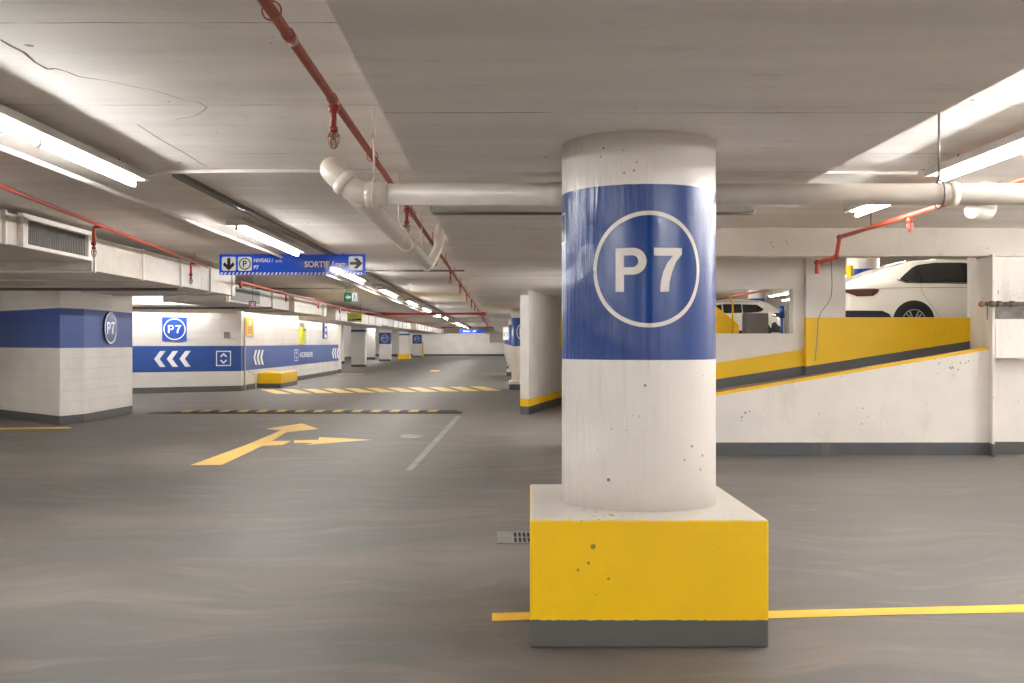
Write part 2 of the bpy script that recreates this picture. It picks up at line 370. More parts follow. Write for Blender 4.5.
# ------------------------------------------------------------------ setting
b = nb(); bx(b, -14, 9, -12, 112, -.2, 0); struct('floor', b, 'floor')
b = nb(); bx(b, -14, 9, -12, 13.3, ZS, ZS+.2); bx(b, -14, 3.05, 13.3, 112, ZS, ZS+.2); struct('ceiling', b, 'slab')
b = nb(); bx(b, -.56, 2.087, -11.9, 13.28, ZD, ZS+.02); bx(b, -.56, 2.087, 13.28, 14.85, ZD, ZS+.02); bx(b, -.56, 3.0, 14.85, 111, ZD, ZS+.02); struct('trim_1', b, 'drop')
b = nb(); bx(b, -14.2, -14, -12, 112, 0, ZS); struct('wall_left', b, 'wall')
b = nb(); bx(b, 9, 9.2, -12, 13.3, 0, ZS); struct('wall_right', b, 'wall')
b = nb(); bx(b, -14, 9, -12.2, -12, 0, ZS); struct('wall_back', b, 'wall')
b = nb(); bx(b, -14, 3.05, 110.5, 110.8, 0, ZS); struct('wall_far', b, painted('far_wall_paint', (226, 220, 212), [(0, -1, .22, (84, 84, 86))]))
b = nb(); bx(b, -14, -.6, 104, 104.5, 2.45, ZS); bx(b, -14, -.6, 62, 62.3, 2.75, ZS); struct('trim_2', b, 'header')
# divider between the lower lane and the upper deck, with the splayed pier wall
b = nb(); prism(b, [(.40, 20.9), (.575, 20.7), (3.2, 31.6), (3.2, 112), (3.05, 112), (3.0, 31.7)], 0, ZD+.3); struct('wall_divider', b, 'endwall')
b = nb(); bx(b, 3.0, 3.15, 14.75, 31.4, 0, 4.2); bx(b, 1.0, 3.0, 14.8, 15.0, ZD, ZS); struct('wall_infill', b, 'wall')
# block wall at the left and the core walls with the blue band
b = nb(); prism(b, [(-13.9, 23.6), (-8.03, 18.2), (-7.82, 18.75), (-7.85, 21.3), (-8.2, 21.5), (-13.9, 24.2)], 0, ZS); struct('wall_block', b, 'blockwall')
cw = [(-13.9, 27.1), (-8.03, 30.9), (-7.95, 49.0), (-8.3, 49.2), (-8.4, 31.4), (-13.9, 27.6)]
cw = [(-14, 27.0), (X(131, 29.3), 29.3), (-8.03, 30.9), (-7.95, 49.0), (-8.3, 49.2), (-8.4, 31.4), (-14, 27.6)]
b = nb(); prism(b, cw, 0, ZS); struct('wall_core', b, 'bandwall')
b = nb(); bx(b, -8.0, -7.87, 48.9, 49.3, 0, 2.5); struct('trim_3', b, 'wall')
b = nb(); prism(b, [(X(342, 50), 60), (-8.0, 60), (-8.0, 60.3), (-14, 60.3), (-14, 60)], 0, ZS) if False else bx(b, -14, -11, 70, 70.3, 0, ZS); struct('wall_bay', b, 'wall')
# valances that hide the cove lights in front of the core wall
b = nb(); p0, p1 = Vector((-12.2, 27.45)), Vector((X(238, 30.3), 30.3)); d_ = (p1-p0).normalized()*.04
prism(b, [(p0.x, p0.y), (p1.x, p1.y), (p1.x, p1.y+.05), (p0.x, p0.y+.05)], 2.37, 2.60); bx(b, -7.6, -7.55, 30.9, 48.8, 2.53, 2.78); bx(b, -8.0, -7.6, 30.9, 48.8, 2.76, 2.79); struct('trim_4', b, 'header')
# parapet, ramp and ramp wall
b = nb(); prism_xz(b, [(1.0, 0), (6.5, 0), (6.5, N0+NS*6.5), (1.0, N0+NS*1.0)], 13.3, 13.45); struct('wall_parapet', b, 'parapet')
b = nb(); prism_xz(b, [(1.0, 0), (9.0, 0), (9.0, R0+RS*9), (1.0, R0+RS*1.0)], 13.45, 14.6); struct('floor_ramp', b, 'ramp')
b = nb()
Yw = 14.6
wx0, wx1, wz0, wz1 = 2.3, X(793, Yw), Z(333.5, Yw), Z(289, Yw); jx = X(804, Yw)
bx(b, 1.0, jx, Yw, Yw+.2, 0, wz0); bx(b, 1.0, wx0, Yw, Yw+.2, wz0, wz1); bx(b, wx1, jx, Yw, Yw+.2, wz0, wz1); bx(b, 1.0, jx, Yw, Yw+.2, wz1, 4.2)
struct('wall_ramp_left', b, 'rampwall_l')
b = nb(); ox0, ox1 = X(845.5, Yw-.1), 6.9
bx(b, jx, 9.0, Yw-.1, Yw+.2, 0, 1.865); bx(b, jx, ox0, Yw-.1, Yw+.2, 1.865, 4.2); bx(b, ox1, 9, Yw-.1, Yw+.2, 1.865, 4.2)
bx(b, ox0, ox1, Yw-.1, Yw+.2, 2.95, 4.2)
struct('wall_ramp_right', b, 'rampwall_r')
b = nb(); bx(b, 2.087, 9, 13.3, 13.6, 2.65, 3.1); bx(b, 1.0, 9, 13.4, 13.6, 3.0, 4.2); struct('trim_5', b, 'header')
b = nb(); prism(b, [(6.44, 13.1), (6.47, 13.1), (6.84, 14.5), (6.80, 14.5)], 0, 2.66); struct('trim_6', b, 'white')
x9 = X(994, 13.1)
b = nb(); bx(b, X(993.5, 13.4), 9, 13.4, 13.6, 0, ZS); x9 = X(994, 13.2); bx(b, x9, 9, 13.15, 13.4, Z(358, 13.15), Z(319, 13.15)); struct('wall_right_end', b, 'white')
b = nb(); prism_xz(b, [(x9, Z(319.5, 13.3)), (9, Z(319.5, 13.3)), (9, Z(306, 13.3)), (x9, Z(306, 13.3))], 13.25, 13.4); struct('trim_7', b, 'marble')
# upper deck
b = nb(); bx(b, 3.2, 34, 14.8, 62, 1.37, 1.57); struct('floor_upper', b, 'upfloor')
b = nb(); bx(b, 1.0, 34, 13.6, 62, 4.2, 4.4); struct('ceiling_upper', b, 'slab')
b = nb(); bx(b, 3.2, 34, 61.8, 62, 1.57, 4.2); bx(b, 33.8, 34, 14.8, 62, 1.57, 4.2); bx(b, 9, 34, 14.6, 14.8, 1.57, 4.2); struct('wall_upper', b, 'wall')
# the crack and plaster joint on the ramp wall pier, the hairline in the slab
def ribbon(name, pts, wd, mat, z, label=None):
    b = nb()
    for i in range(len(pts)-1):
        p, q = Vector(pts[i]), Vector(pts[i+1]); n = Vector((-(q-p).y, (q-p).x)).normalized()
        w0, w1 = [wd*(.6+.4*math.sin(j*2.1)**2)*(1 if j < 4 else max(.28, 1-.1*(j-3))) for j in (i, i+1)]
        vs = [b.verts.new((c.x, c.y, z)) for c in (p-n*w0/2, q-n*w1/2, q+n*w1/2, p+n*w0/2)]; b.faces.new(vs)
    o = struct(name, b, mat); return o
def CE(px, py, zz=ZS): y = F*(zz-H)/(CY-py); return (X(px, y), y)
cr = [(0, 39), (10, 45), (24, 52), (35, 62), (48, 69), (55, 68), (66, 71), (78, 76), (90, 78), (104, 80), (120, 83), (136, 87), (150, 89), (163, 93), (176, 97), (190, 101), (199, 102), (207, 107), (203, 111), (195, 116), (176, 119)]
ribbon('trim_8', [CE(*p) for p in cr], .022, 'crack', ZS-.002)
ribbon('trim_9', [CE(*p) for p in ((137, 124), (160, 139), (185, 153), (207, 167))], .01, 'crack', ZS-.002)
ribbon('trim_11', [FL(*p) for p in ((448, 469), (475, 468), (502, 467.2), (530, 466), (562, 462.5))], .03, 'crack', .002)
b = nb(); pl = Plane((0, Yw-.1, 0), (1, 0, 0), (0, 0, 1))
pts = [(831, 255), (832, 285), (831, 297), (828, 303), (821, 312), (818, 320), (817, 340), (815, 361)]
for i in range(len(pts)-1):
    (a, c), (d, e) = pts[i], pts[i+1]; t = .007
    art(b, pl, [[(X(a, Yw-.1)-t, Z(c, Yw-.1)), (X(a, Yw-.1)+t, Z(c, Yw-.1)), (X(d, Yw-.1)+t, Z(e, Yw-.1)), (X(d, Yw-.1)-t, Z(e, Yw-.1))]], .003)
struct('trim_10', b, 'gap')

# ------------------------------------------------------------------ floor paint, drain, speed bump
def paint(name, polys, mat, label, cat, z=.003, group=None):
    b = nb()
    for pl_ in polys:
        vs = [b.verts.new((*p, z)) for p in pl_]; b.faces.new(vs)
    return thing_mesh(name, b, mat, label, cat, group, tri=True)
paint('painted_arrow', [[FL(*p) for p in ((190, 465.5), (222, 465), (250, 452), (262, 446), (283, 445), (291.5, 441), (272, 441), (286, 432.5), (319, 429), (302, 423.5), (265, 429), (281, 430.5), (245, 445.5))]],
      'arrow', 'long yellow bent arrow with a short side branch painted on the lane floor', 'floor marking')
paint('painted_arrowhead', [[FL(*p) for p in ((294, 440.5), (318, 440), (319.5, 437.2), (372, 440), (306, 445), (314, 443), (294, 443))]],
      'arrow', 'small pale yellow arrowhead painted right of the long bent arrow', 'floor marking')
hp = []
for k in range(11):
    x0 = 260+k*21; yt = 389.5-.3*k; yb = 393.8-.3*k
    hp.append([FL(*p) for p in ((x0, yt), (x0+13, yt), (x0+13+19, yb), (x0+15, yb))])
paint('hatched_stripe_row', hp, 'hatch', 'row of slanted yellow hatch stripes painted across the far lane', 'floor marking')
paint('parking_line', [[FL(*p) for p in ((765, 611.5), (900, 608), (1040, 604.5), (1040, 612.5), (900, 615), (765, 619))]],
      'line', 'long yellow parking line running right from the yellow plinth of the near column', 'floor marking')
paint('parking_line', [[FL(*p) for p in ((492, 613.5), (531, 612.5), (531, 620), (492, 621.5))]], 'line', 'short yellow line end left of the yellow plinth of the near column', 'floor marking')
paint('parking_line', [[FL(*p) for p in ((-40, 428.5), (70, 427), (72, 428.6), (-40, 430.3))]], 'line', 'thin yellow line on the floor at the foot of the left block wall', 'floor marking')
paint('painted_dash', [[FL(*p) for p in ((431, 370), (441, 370), (438, 371.6), (430, 371.6))]], 'line', 'tiny yellow dash painted far down the lane', 'floor marking')
paint('painted_stripe', [[FL(*p) for p in ((336, 373.2), (364, 373.2), (364, 374.6), (336, 374.6))]], 'faintyel', 'faded yellow stripe at the far end of the blue banded wall', 'floor marking')
paint('worn_marking', [[FL(*p) for p in ((506, 382), (520, 382), (520, 383.4), (506, 383.4))]], 'faintyel', 'faint worn yellow mark beside the narrow white pier', 'floor marking')
paint('worn_line', [[FL(*p) for p in ((456, 416), (461.5, 416), (412, 471), (405, 471))]], 'faint', 'scuffed white diagonal line running from the speed bump end', 'floor marking')
paint('worn_patch', [[FL(*p) for p in ((400, 435), (411, 434.4), (425, 436), (415, 438), (402, 438))]], 'faint', 'small scuffed white patch on the lane right of the arrows', 'floor marking')

t = thing('floor_drain', 'grey cast iron floor drain with slotted grate left of the yellow plinth', 'drain', (.1, 7.68, 0))
b = nb(); x0, x1, y0, y1 = X(497, 7.44), .34, 7.44, 7.9
for r in ((x0, x1, y0, y0+.035), (x0, x1, y1-.035, y1), (x0, x0+.13, y0+.035, y1-.035), (x1-.03, x1, y0+.035, y1-.035)): bx(b, *r, .0, .008)
obj('frame', b, 'iron', t)
b = nb(); bx(b, x0+.13, x1-.03, y0+.035, y1-.035, .0, .0035); obj('sump', b, 'hole', t)
b = nb()
for i in range(8):
    xx = x0+.15+i*.034; bx(b, xx, xx+.014, y0+.035, y1-.035, .003, .008)
bx(b, x0+.13, x1-.03, (y0+y1)/2-.012, (y0+y1)/2+.012, .003, .0078); obj('grate', b, 'iron', t)

t = thing('speed_bump', 'long black rubber speed bump with worn yellow stripes across the lane', 'speed bump', (-4.1, 21.3, 0))
xa, xb = X(148, 21.2), X(462, 21.0)
def bumpz(y): s = (y-21.0)/.55; return .065*math.sin(PI*max(0, min(1, s)))**.6 if 0 < s < 1 else .003
b = nb(); ys = [21.0+.55*i/10 for i in range(11)]
cols = []
for x_, k in ((xa, .1), (xa+.9, .75), (xa+1.3, 1), (xb-.15, 1), (xb, .3)):
    cols.append([b.verts.new((x_, y, max(.003, bumpz(y)*k))) for y in ys])
for a, c in zip(cols, cols[1:]):
    for i in range(10): b.faces.new((a[i], c[i], c[i+1], a[i+1]))
obj('rubber_body', b, 'rubber', t, smooth=True)
for k in range(16):
    x0 = xa+.7+k*.40; b = nb()
    if x0 > xb-.7: break
    A = [b.verts.new((x0+.18*i/10, ys[i], bumpz(ys[i])*min(1, .6+(x0-xa)*.4)+.004)) for i in range(1, 9)]; Bq = [b.verts.new((x0+.20+.18*i/10, ys[i], bumpz(ys[i])*min(1, .6+(x0-xa)*.4)+.004)) for i in range(1, 9)]
    for i in range(7): b.faces.new((A[i], Bq[i], Bq[i+1], A[i+1]))
    obj('stripe', b, 'bumpyel', t, smooth=True)

t = thing('wall_barrier', 'low yellow concrete barrier with grey foot against the blue banded wall', 'barrier', (-7.6, 34, 0))
b = nb(); bx(b, -8.0, -7.25, 32.9, 33.2, 0, .5, .02); bx(b, -7.55, -7.25, 33.2, 35.6, 0, .5, .02); obj('kerb', b, 'barrier', t)
b = nb(); bx(b, -7.9, -7.6, 33.3, 33.9, .0, .53, .02); obj('capping', b, 'yellow', t)

# ------------------------------------------------------------------ the P7 column
CXc, CYc, CR = .762, 5.56, .423
t = thing('concrete_column', 'large round white column with wide blue band and white ringed P7 on a yellow plinth', 'column', (CXc, CYc, 0))
b = nb(); prism(b, [(.142, 4.91), (1.316, 4.91), (1.321, 6.16), (.179, 6.16)], 0, .6285, .012); obj('plinth', b, 'plinth', t)
b = nb(); lathe(b, [(CR, .62), (CR, .9), (CR, 1.4), (CR, 1.9), (CR, 2.3), (CR, ZD+.01)], (CXc, CYc, 0), 96); obj('shaft', b, 'column', t)
a_face = math.atan2(-CYc, -CXc)            # direction from the column to the camera
def wrap(cphi, cz):
    def f(u, v, d):
        a = a_face+cphi+u/CR; return Vector((CXc+(CR+d)*math.cos(a), CYc+(CR+d)*math.sin(a), cz+v))
    return f
def wart(name, loops, mat, mapf, d, parent, step=.02):
    b = nb()
    for lp in loops:
        vs = [b.verts.new((u, v, 0)) for u, v in lp]
        try: b.faces.new(vs)
        except ValueError: pass
    us = [v.co.x for v in b.verts]; k = math.ceil(min(us)/step)
    while k*step < max(us):
        bmesh.ops.bisect_plane(b, geom=b.verts[:]+b.edges[:]+b.faces[:], plane_co=(k*step, 0, 0), plane_no=(1, 0, 0)); k += 1
    bmesh.ops.triangulate(b, faces=b.faces[:])
    for v in b.verts: v.co = mapf(v.co.x, v.co.y, d)
    return obj(name, b, mat, parent, smooth=True)
wf = wrap(math.asin(.056/CR), 1.877)
ds = wart('badge_disc', [disc(0, 0, .283, 64)], 'blue_deep', wf, .002, t)
wart('badge_ring', ring(0, 0, .278, .300, 72), 'decal_white', wf, .0035, t)
wart('badge_lettering', P7(-.172, -.116, .350, .226), 'decal_white', wf, .0035, t)
wl = wrap(-1.42, 2.10)
wart('lift_symbol', scale(lift(0), -.11, -.06, .22, .17), 'decal_white', wl, .003, t)
b = nb(); art(b, lambda u, v, d: Vector((CXc+.423*.75+u*.13, CYc-.3+u*.16, ZD-.002)), [], 0)
b.free()

# ------------------------------------------------------------------ far columns
def round_column(xc, yc, mat, label, yellow=False, badge=True, r=.42, zt=ZD):
    t = thing('concrete_column', label, 'column', (xc, yc, 0))
    b = nb(); lathe(b, [(r, .0), (r, 1.4), (r, zt+.005)], (xc, yc, 0), 40); obj('shaft', b, mat, t)
    return t
lab = ['round white column with blue band just behind the narrow white pier', 'second round blue banded column down the lane past the white pier', 'third round blue banded column down the lane past the white pier',
       'fourth round blue banded column down the lane past the white pier', 'fifth round blue banded column down the lane past the white pier', 'last round blue banded column down the lane before the far wall']
for i, y in enumerate((32.3, 45.4, 58.5, 71.6, 84.7, 97.8)):
    t = round_column(.757+.42*0, y, 'column_far', lab[i])
    if i < 2:
        b = nb(); bx(b, .757-.5, .757+.5, y-.5, y+.5, 0, .28, .02); obj('plinth', b, 'white', t)
    cc = (.757, y)
    def wm(u, v, d, cc=cc):
        a = math.atan2(-cc[1], -cc[0])+.05+u/.42; return Vector((cc[0]+(.42+d)*math.cos(a), cc[1]+(.42+d)*math.sin(a), 1.84+v))
    if i < 3: wart('badge_ring', ring(0, 0, .26, .29, 40), 'decal_white', wm, .006, t, .05); wart('badge_lettering', P7(-.18, -.11, .36, .22), 'decal_white', wm, .006, t, .05)
def sq_column(px0, px1, y, mat, label, badge=False, zt=2.42, yellow=False):
    x0, x1 = X(px0, y), X(px1, y); d = .8
    t = thing('concrete_column', label, 'column', ((x0+x1)/2, y+d/2, 0))
    b = nb(); bx(b, x0, x1, y, y+d, 0, ZS if zt is None else zt, .03); obj('shaft', b, mat, t)
    if yellow: b = nb(); bx(b, x0-.1, x1+.1, y-.1, y+d+.1, 0, .42, .03); obj('plinth', b, 'yellow', t)
    if badge:
        pl = Plane(((x0+x1)/2, y, 1.84), (1, 0, 0), (0, 0, 1)); b = nb(); art(b, pl, ring(0, 0, .27, .31, 32), .006); obj('badge_ring', b, 'decal_white', t)
        b = nb(); art(b, pl, P7(-.2, -.12, .4, .24), .006); obj('badge_lettering', b, 'decal_white', t)
    return t
sq_column(351, 365, 61.7, 'column_bluetop', 'broad plain white column with thin blue top beyond the blue banded wall', zt=ZS)
sq_column(379, 390.5, 81, 'column_far', 'white square column with blue P7 panel on its head', True, zt=ZS)
sq_column(399, 409, 91, 'column_yellow', 'white column with yellow foot between two blue headed columns', zt=ZS, yellow=True)
sq_column(412.5, 421.5, 103, 'column_far', 'farthest small white column with blue panel before the far wall', True, zt=ZS)
b = nb(); bx(b, X(365, 88), X(375, 88), 88, 88.3, 0, ZS); struct('wall_stub', b, 'wall')
b = nb(); bx(b, X(422, 104), X(423.5, 104), 103.9, 104.1, 0, 1.55, .01); thing_mesh('bollard', b, 'yellow', 'slim yellow post beside the farthest small column', 'post')

# ------------------------------------------------------------------ lamps
def fixture(x, y0, y1, z, label, group, mat='tube', ntube=2, hang=True, zc=ZS):
    t = thing('strip_light', label, 'light', (x, (y0+y1)/2, z), group)
    b = nb(); bx(b, x-.12, x+.12, y0-.03, y1+.03, z+.035, z+.095, .008); obj('housing', b, 'housing', t)
    L = (y1-y0)/ntube
    for i in range(ntube):
        b = nb(); tube(b, [(x, y0+i*L+.03, z), (x, y0+(i+1)*L-.03, z)], .019, 10); obj('lamp_tube', b, mat, t)
        for e in (y0+i*L+.02, y0+(i+1)*L-.02):
            b = nb(); bx(b, x-.018, x+.018, e-.014, e+.014, z-.022, z+.036, .003); obj('lamp_holder', b, 'housing', t)
    if hang:
        for yy in (y0+.35, y1-.35):
            b = nb(); tube(b, [(x, yy, z+.09), (x, yy, zc)], .006, 6); obj('hanger_rod', b, 'steel', t)
    return t
rows = [(-3.15, 5.0, 'left')]
spans = [(5.0, 8.6)]+[(11.9+7.2*i, 15.5+7.2*i) for i in range(12)]
for i, (a, c) in enumerate(spans):
    if c > 103: break
    fixture(-3.15, a, c, 2.855, 'twin tube strip light hung over the left lane, %s of its row' % (ORD[i]), 'strip lights over the left lane')
for i, (a, c) in enumerate([(-2.2, 1.4), (-9.4, -5.8)]):
    fixture(-3.15, a, c, 2.855, 'strip light of the left lane row hung behind the camera, %s' % ('nearer one' if i == 0 else 'farther one'), 'strip lights behind the camera')
fixture(3.68, 4.8, 8.4, 2.86, 'bright strip light hung at the right in front of the white drain pipe hanger', 'strip lights at the right')
fixture(3.80, 9.3, 10.7, 2.86, 'short strip light showing below the white drain pipe at the right', 'strip lights at the right', ntube=1)
for i, (a, c) in enumerate([(-2.2, 1.4), (-9.4, -5.8)]):
    fixture(3.68, a, c, 2.86, 'strip light of the right row hung behind the camera, %s' % ('nearer one' if i == 0 else 'farther one'), 'strip lights behind the camera')
for i, (xx, a, c, zz_) in enumerate([(-11.0, 6, 9.6, 2.86), (-11.0, 12, 15.6, 2.86), (-11.0, -2, 1.6, 2.86)]):
    fixture(xx, a, c, zz_, 'strip light of the left bay beyond the wide duct, %s' % ['middle one', 'next to the block wall', 'nearest the entrance end'][i], 'strip lights of the left bay')
for i, (xx, a, c) in enumerate([(7.0, -3.5, .1), (7.0, -10.5, -6.9), (-6.8, -3.5, .1), (-6.8, -10.5, -6.9)]):  # invented outer lamps out of view, brighten the plinth front and parapet
    fixture(xx, a, c, 2.86, 'added unseen fill strip light behind the camera, outer rows, %s' % ['right near', 'right far', 'left near', 'left far'][i], 'strip lights behind the camera', zc=ZS)
for i, (a, c) in enumerate([(-3.6, -1.0), (-8.6, -5.0)]):  # low lamps added out of view to lift the band soffit and column front
    fixture(.75, a, c, 2.42, 'added unseen low fill strip light under the dropped band behind the camera, %s' % ['nearer one', 'farther one'][i], 'strip lights behind the camera', zc=ZD)
fixture(7.9, 8.6, 12.2, 2.86, 'added unseen fill strip light at the right hand wall beside the fire valve', 'strip lights at the right')  # added outside the frame to brighten the parapet and right wall
fixture(6.2, 4.0, 7.6, 2.86, 'added unseen fill strip light near the right hand wall', 'strip lights at the right')  # extra lamp outside the frame, added for more light on the right side
fixture(2.4, 15.6, 19.2, 2.42, 'strip light behind the ramp wall lighting the splayed pier wall', 'strip lights at the right', zc=ZD)
for i, y_ in enumerate((34, 46, 58, 70, 82, 94)):
    fixture(2.0, y_, y_+3.6, 2.42, 'strip light under the dropped band behind the far round columns, %s' % ORD[i], 'strip lights behind the far columns', zc=ZD)
for i, y_ in enumerate((22.5, 53, 64, 75, 86, 97)):  # row added to lift the dark far end of the lane
    fixture(-11.0, y_, y_+3.6, 2.86, 'added fill strip light in the far left bay, %s along the lane' % ORD[i], 'added fill lights in the far left bay')
for i, x_ in enumerate((-7.5, -4.5, -1.7)):  # cross lamps added behind the header to light the far wall
    fixture(x_, 105.6, 108.4, 2.86, 'added fill strip light close to the far wall, %s' % ['left one', 'middle one', 'right one'][i], 'added fill lights at the far wall')
# cove strips behind the valances
t = thing('cove_light', 'cove light hidden behind the valance above the P7 wall panel', 'light', (-9.5, 29.6, 2.5))
b = nb(); tube(b, [(-11.6, 28.0, 2.5), (-8.7, 29.98, 2.5)], .02, 8); obj('lamp_tube', b, 'cove', t)
t = thing('cove_light', 'cove light hidden behind the valance along the receding blue banded wall', 'light', (-7.75, 40, 2.68))
for k in range(4):
    b = nb(); tube(b, [(-7.76, 31.2+k*4.4, 2.66), (-7.76, 35.3+k*4.4, 2.66)], .02, 8); obj('lamp_tube', b, 'cove', t)
# upper deck
for i, (xx, a, c) in enumerate([(6.0, 16.0, 19.6), (6.0, 22, 25.6), (10.5, 24, 27.6), (12.6, 36, 39.6), (12.5, 48, 51.6), (18, 24, 27.6), (20, 36, 39.6), (8.0, 34, 37.6), (14.4, 50, 53.6), (16.5, 55, 58.6), (9.5, 44, 47.6)]):
    fixture(xx, a, c, 3.95, 'strip light over the upper parking deck, %s' % ['above the saloon boot', 'behind the saloon', 'further right past the saloon', 'over the white sport utility car', 'at the very back', 'at the far right', 'at the back right', 'left of the sport utility car', 'right of the very back column', 'by the back wall', 'behind the yellow upstand'][i], 'strip lights over the upper deck', mat='tube_up', ntube=2, zc=4.2)

# ------------------------------------------------------------------ raceways and conduits
def pipe_thing(name, pts, r, mat, label, cat, fil=0, n=10, group=None):
    b = nb(); tube(b, fillet(pts, fil) if fil else pts, r, n); return thing_mesh(name, b, mat, label, cat, group)
t = thing('cable_tray', 'narrow grey raceway fixed to the slab beside the left row of strip lights', 'raceway', (-3.0, 50, 2.97))
b = nb(); bx(b, -2.93, -2.85, 8.9, 103, 2.975, ZS-.001); obj('channel', b, 'dconduit', t)
pipe_thing('conduit', [(-3.72, -2, 2.95), (-3.72, 100, 2.95)], .022, 'conduit', 'long white conduit running down the lane left of the strip lights', 'conduit')
pipe_thing('conduit', [(-3.12, 8.66, 2.93), (-2.95, 8.72, 2.99), (-2.5, 8.75, 2.998), (-.6, 8.75, 2.998)], .018, 'conduit', 'thin white conduit crossing the slab from the first strip light to the dropped band', 'conduit', .1)
pipe_thing('conduit', [(-.585, 8.3, 2.9), (-.585, 8.3, 2.57), (2.10, 8.3, 2.57), (2.10, 8.3, 2.9)], .013, 'dconduit', 'thin dark conduit crossing under the dropped ceiling band', 'conduit', .04)
pipe_thing('conduit', [(2.1, 8.8, 2.995), (3.66, 8.8, 2.995)], .016, 'conduit', 'thin white conduit on the slab at the right behind the drain pipe', 'conduit')
for i, (yy, a, c) in enumerate([(20.7, -3.0, -.57), (27.5, -8, -4.2)]):
    pipe_thing('conduit', [(a, yy, 2.985), (c, yy, 2.985)], .02, 'dconduit', ['dark conduit crossing the slab between strip lights and dropped band', 'dark conduit crossing the slab above the green exit sign'][i], 'conduit')
# ------------------------------------------------------------------ sprinkler pipes
def head(parent, p, drop=.12, mat='redhead', up=False):
    x, y, z = p
    b = nb(); lathe(b, [(.014, -drop), (.024, -drop+.005), (.024, -drop+.03), (.016, -drop+.035), (.016, -.05), (.03, -.045), (.03, -.01), (.02, 0)][::1], (x, y, z), 12)
    h = obj('sprinkler_head', b, mat, parent)
    zz = z-drop; b = nb()
    for k in range(6):
        a = k*PI/3; ca, sa = math.cos(a), math.sin(a)
        tube(b, [(x+.018*ca, y+.018*sa, zz), (x+.032*ca, y+.032*sa, zz-.015), (x+.03*ca, y+.03*sa, zz-.05), (x+.016*ca, y+.016*sa, zz-.085), (x, y, zz-.092)], .0028, 5)
    for rr, dz in ((.032, .018), (.027, .06)):
        tube(b, [(x+rr*math.cos(a*PI/8), y+rr*math.sin(a*PI/8), zz-dz) for a in range(17)], .0026, 5)
    tube(b, [(x, y, zz), (x, y, zz-.04)], .007, 6); lathe(b, [(.018, -.04), (.018, -.043)], (x, y, zz), 12)
    g = obj('wire_guard', b, 'guard' if mat == 'redhead' else mat, None); g.parent = h
    g.data.transform(Matrix.Translation(-(parent.location)))
    return h
xp, zp = -.94, 2.86
t = thing('sprinkler_pipe', 'long red sprinkler pipe with caged heads running down the lane beside the dropped band', 'pipe', (xp, 5, zp))
b = nb(); tube(b, [(xp, -6, zp), (xp, 98, zp)], .024, 16); obj('pipe', b, 'red', t)
for yy in (4.45, 5.6): 
    b = nb(); tube(b, [(xp, yy-.05, zp), (xp, yy+.05, zp)], .030, 16); obj('coupling', b, 'red', t)
yy = 5.62; k = 0
while yy < 75:
    head(t, (xp, yy, zp-.02), .16); yy += 4.35
for yy in [4.1+3.2*i for i in range(20)]:
    b = nb(); tube(b, [(xp, yy, zp+.03), (xp, yy, ZS)], .007, 6)
    tube(b, [(xp+.04*math.sin(a*PI/8), yy, zp+.04*math.cos(a*PI/8)) for a in range(17)], .004, 5); obj('hanger', b, 'red', t)
t = thing('sprinkler_main', 'bright red sprinkler main crossing the lane under the slab in the middle distance', 'pipe', (-3.4, 46, 2.84))
b = nb(); tube(b, [(-6.2, 46, 2.82), (-.7, 46, 2.82)], .06, 12); obj('pipe', b, 'redb', t)
b = nb(); tube(b, [(-.98, 46, 2.82), (-.68, 46, 2.82)], .09, 12); obj('coupling', b, 'redb', t)
t = thing('sprinkler_main', 'bright red sprinkler main crossing the lane far off before the far wall', 'pipe', (-3, 88, 2.84))
b = nb(); tube(b, [(-5.6, 88, 2.83), (-.6, 88, 2.83)], .06, 12); obj('pipe', b, 'redb', t)
t = thing('sprinkler_pipe', 'bright red sprinkler pipe slanting past the louvered duct at the left', 'pipe', (-4.8, 13, 2.86))
pa, pb = Vector((-4.1, 6.2, 2.86)), Vector((-5.30, 18.1, 2.86))
b = nb(); tube(b, [(-4.1, -11.9, 2.86), pa, pb], .022, 12); obj('pipe', b, 'redb', t)
for px_, dl in ((96, .12), (190, .10)):
    for s in range(200):
        q = pa.lerp(pb, s/199)
        if CX+q.x/q.y*F > px_+8: break
    q2 = q+Vector((-.12, -.02, 0)); b = nb(); tube(b, fillet([q, q2, q2-Vector((0, 0, .18))], .03), .02, 10); obj('branch', b, 'redb', t); head(t, (q2.x, q2.y, q2.z-.17), .1)
for f_ in (.18, .9):
    q = pa.lerp(pb, f_); b = nb(); tube(b, [q, (q.x, q.y, ZS)], .007, 6); obj('hanger', b, 'redb', t)
t = thing('sprinkler_pipe', 'red sprinkler pipe running away below the big blue sign beside the small duct', 'pipe', (-5.3, 30, 2.7))
b = nb(); tube(b, fillet([(-5.16, 19.8, 2.58), (-5.16, 19.8, 2.70), (-5.55, 36.5, 2.70), (-5.5, 46, 2.80)], .05), .028, 10); obj('pipe', b, 'redb', t)
for yy in (24.5, 29.5, 34, 40):
    xx = -5.16-.39*(yy-19.8)/16.7; b = nb(); tube(b, [(xx, yy, 2.70), (xx, yy, 2.5)], .022, 8); obj('branch', b, 'redb', t)
t = thing('sprinkler_pipe', 'red sprinkler pipe far down the lane past the red main', 'pipe', (-5.5, 60, 2.75))
b = nb(); tube(b, [(-5.5, 46.3, 2.8), (-5.3, 88, 2.8)], .03, 8); obj('pipe', b, 'redb', t)
t = thing('sprinkler_pipe', 'orange red sprinkler pipe at the right stepping down to a small head', 'pipe', (4.2, 10, 2.8))
b = nb(); tube(b, fillet([(4.15, 3, 2.80), (4.18, 12.35, 2.80), (4.16, 12.4, 2.56), (3.95, 12.5, 2.50), (3.95, 12.5, 2.36)], .05), .025, 12); obj('pipe', b, 'redb', t)
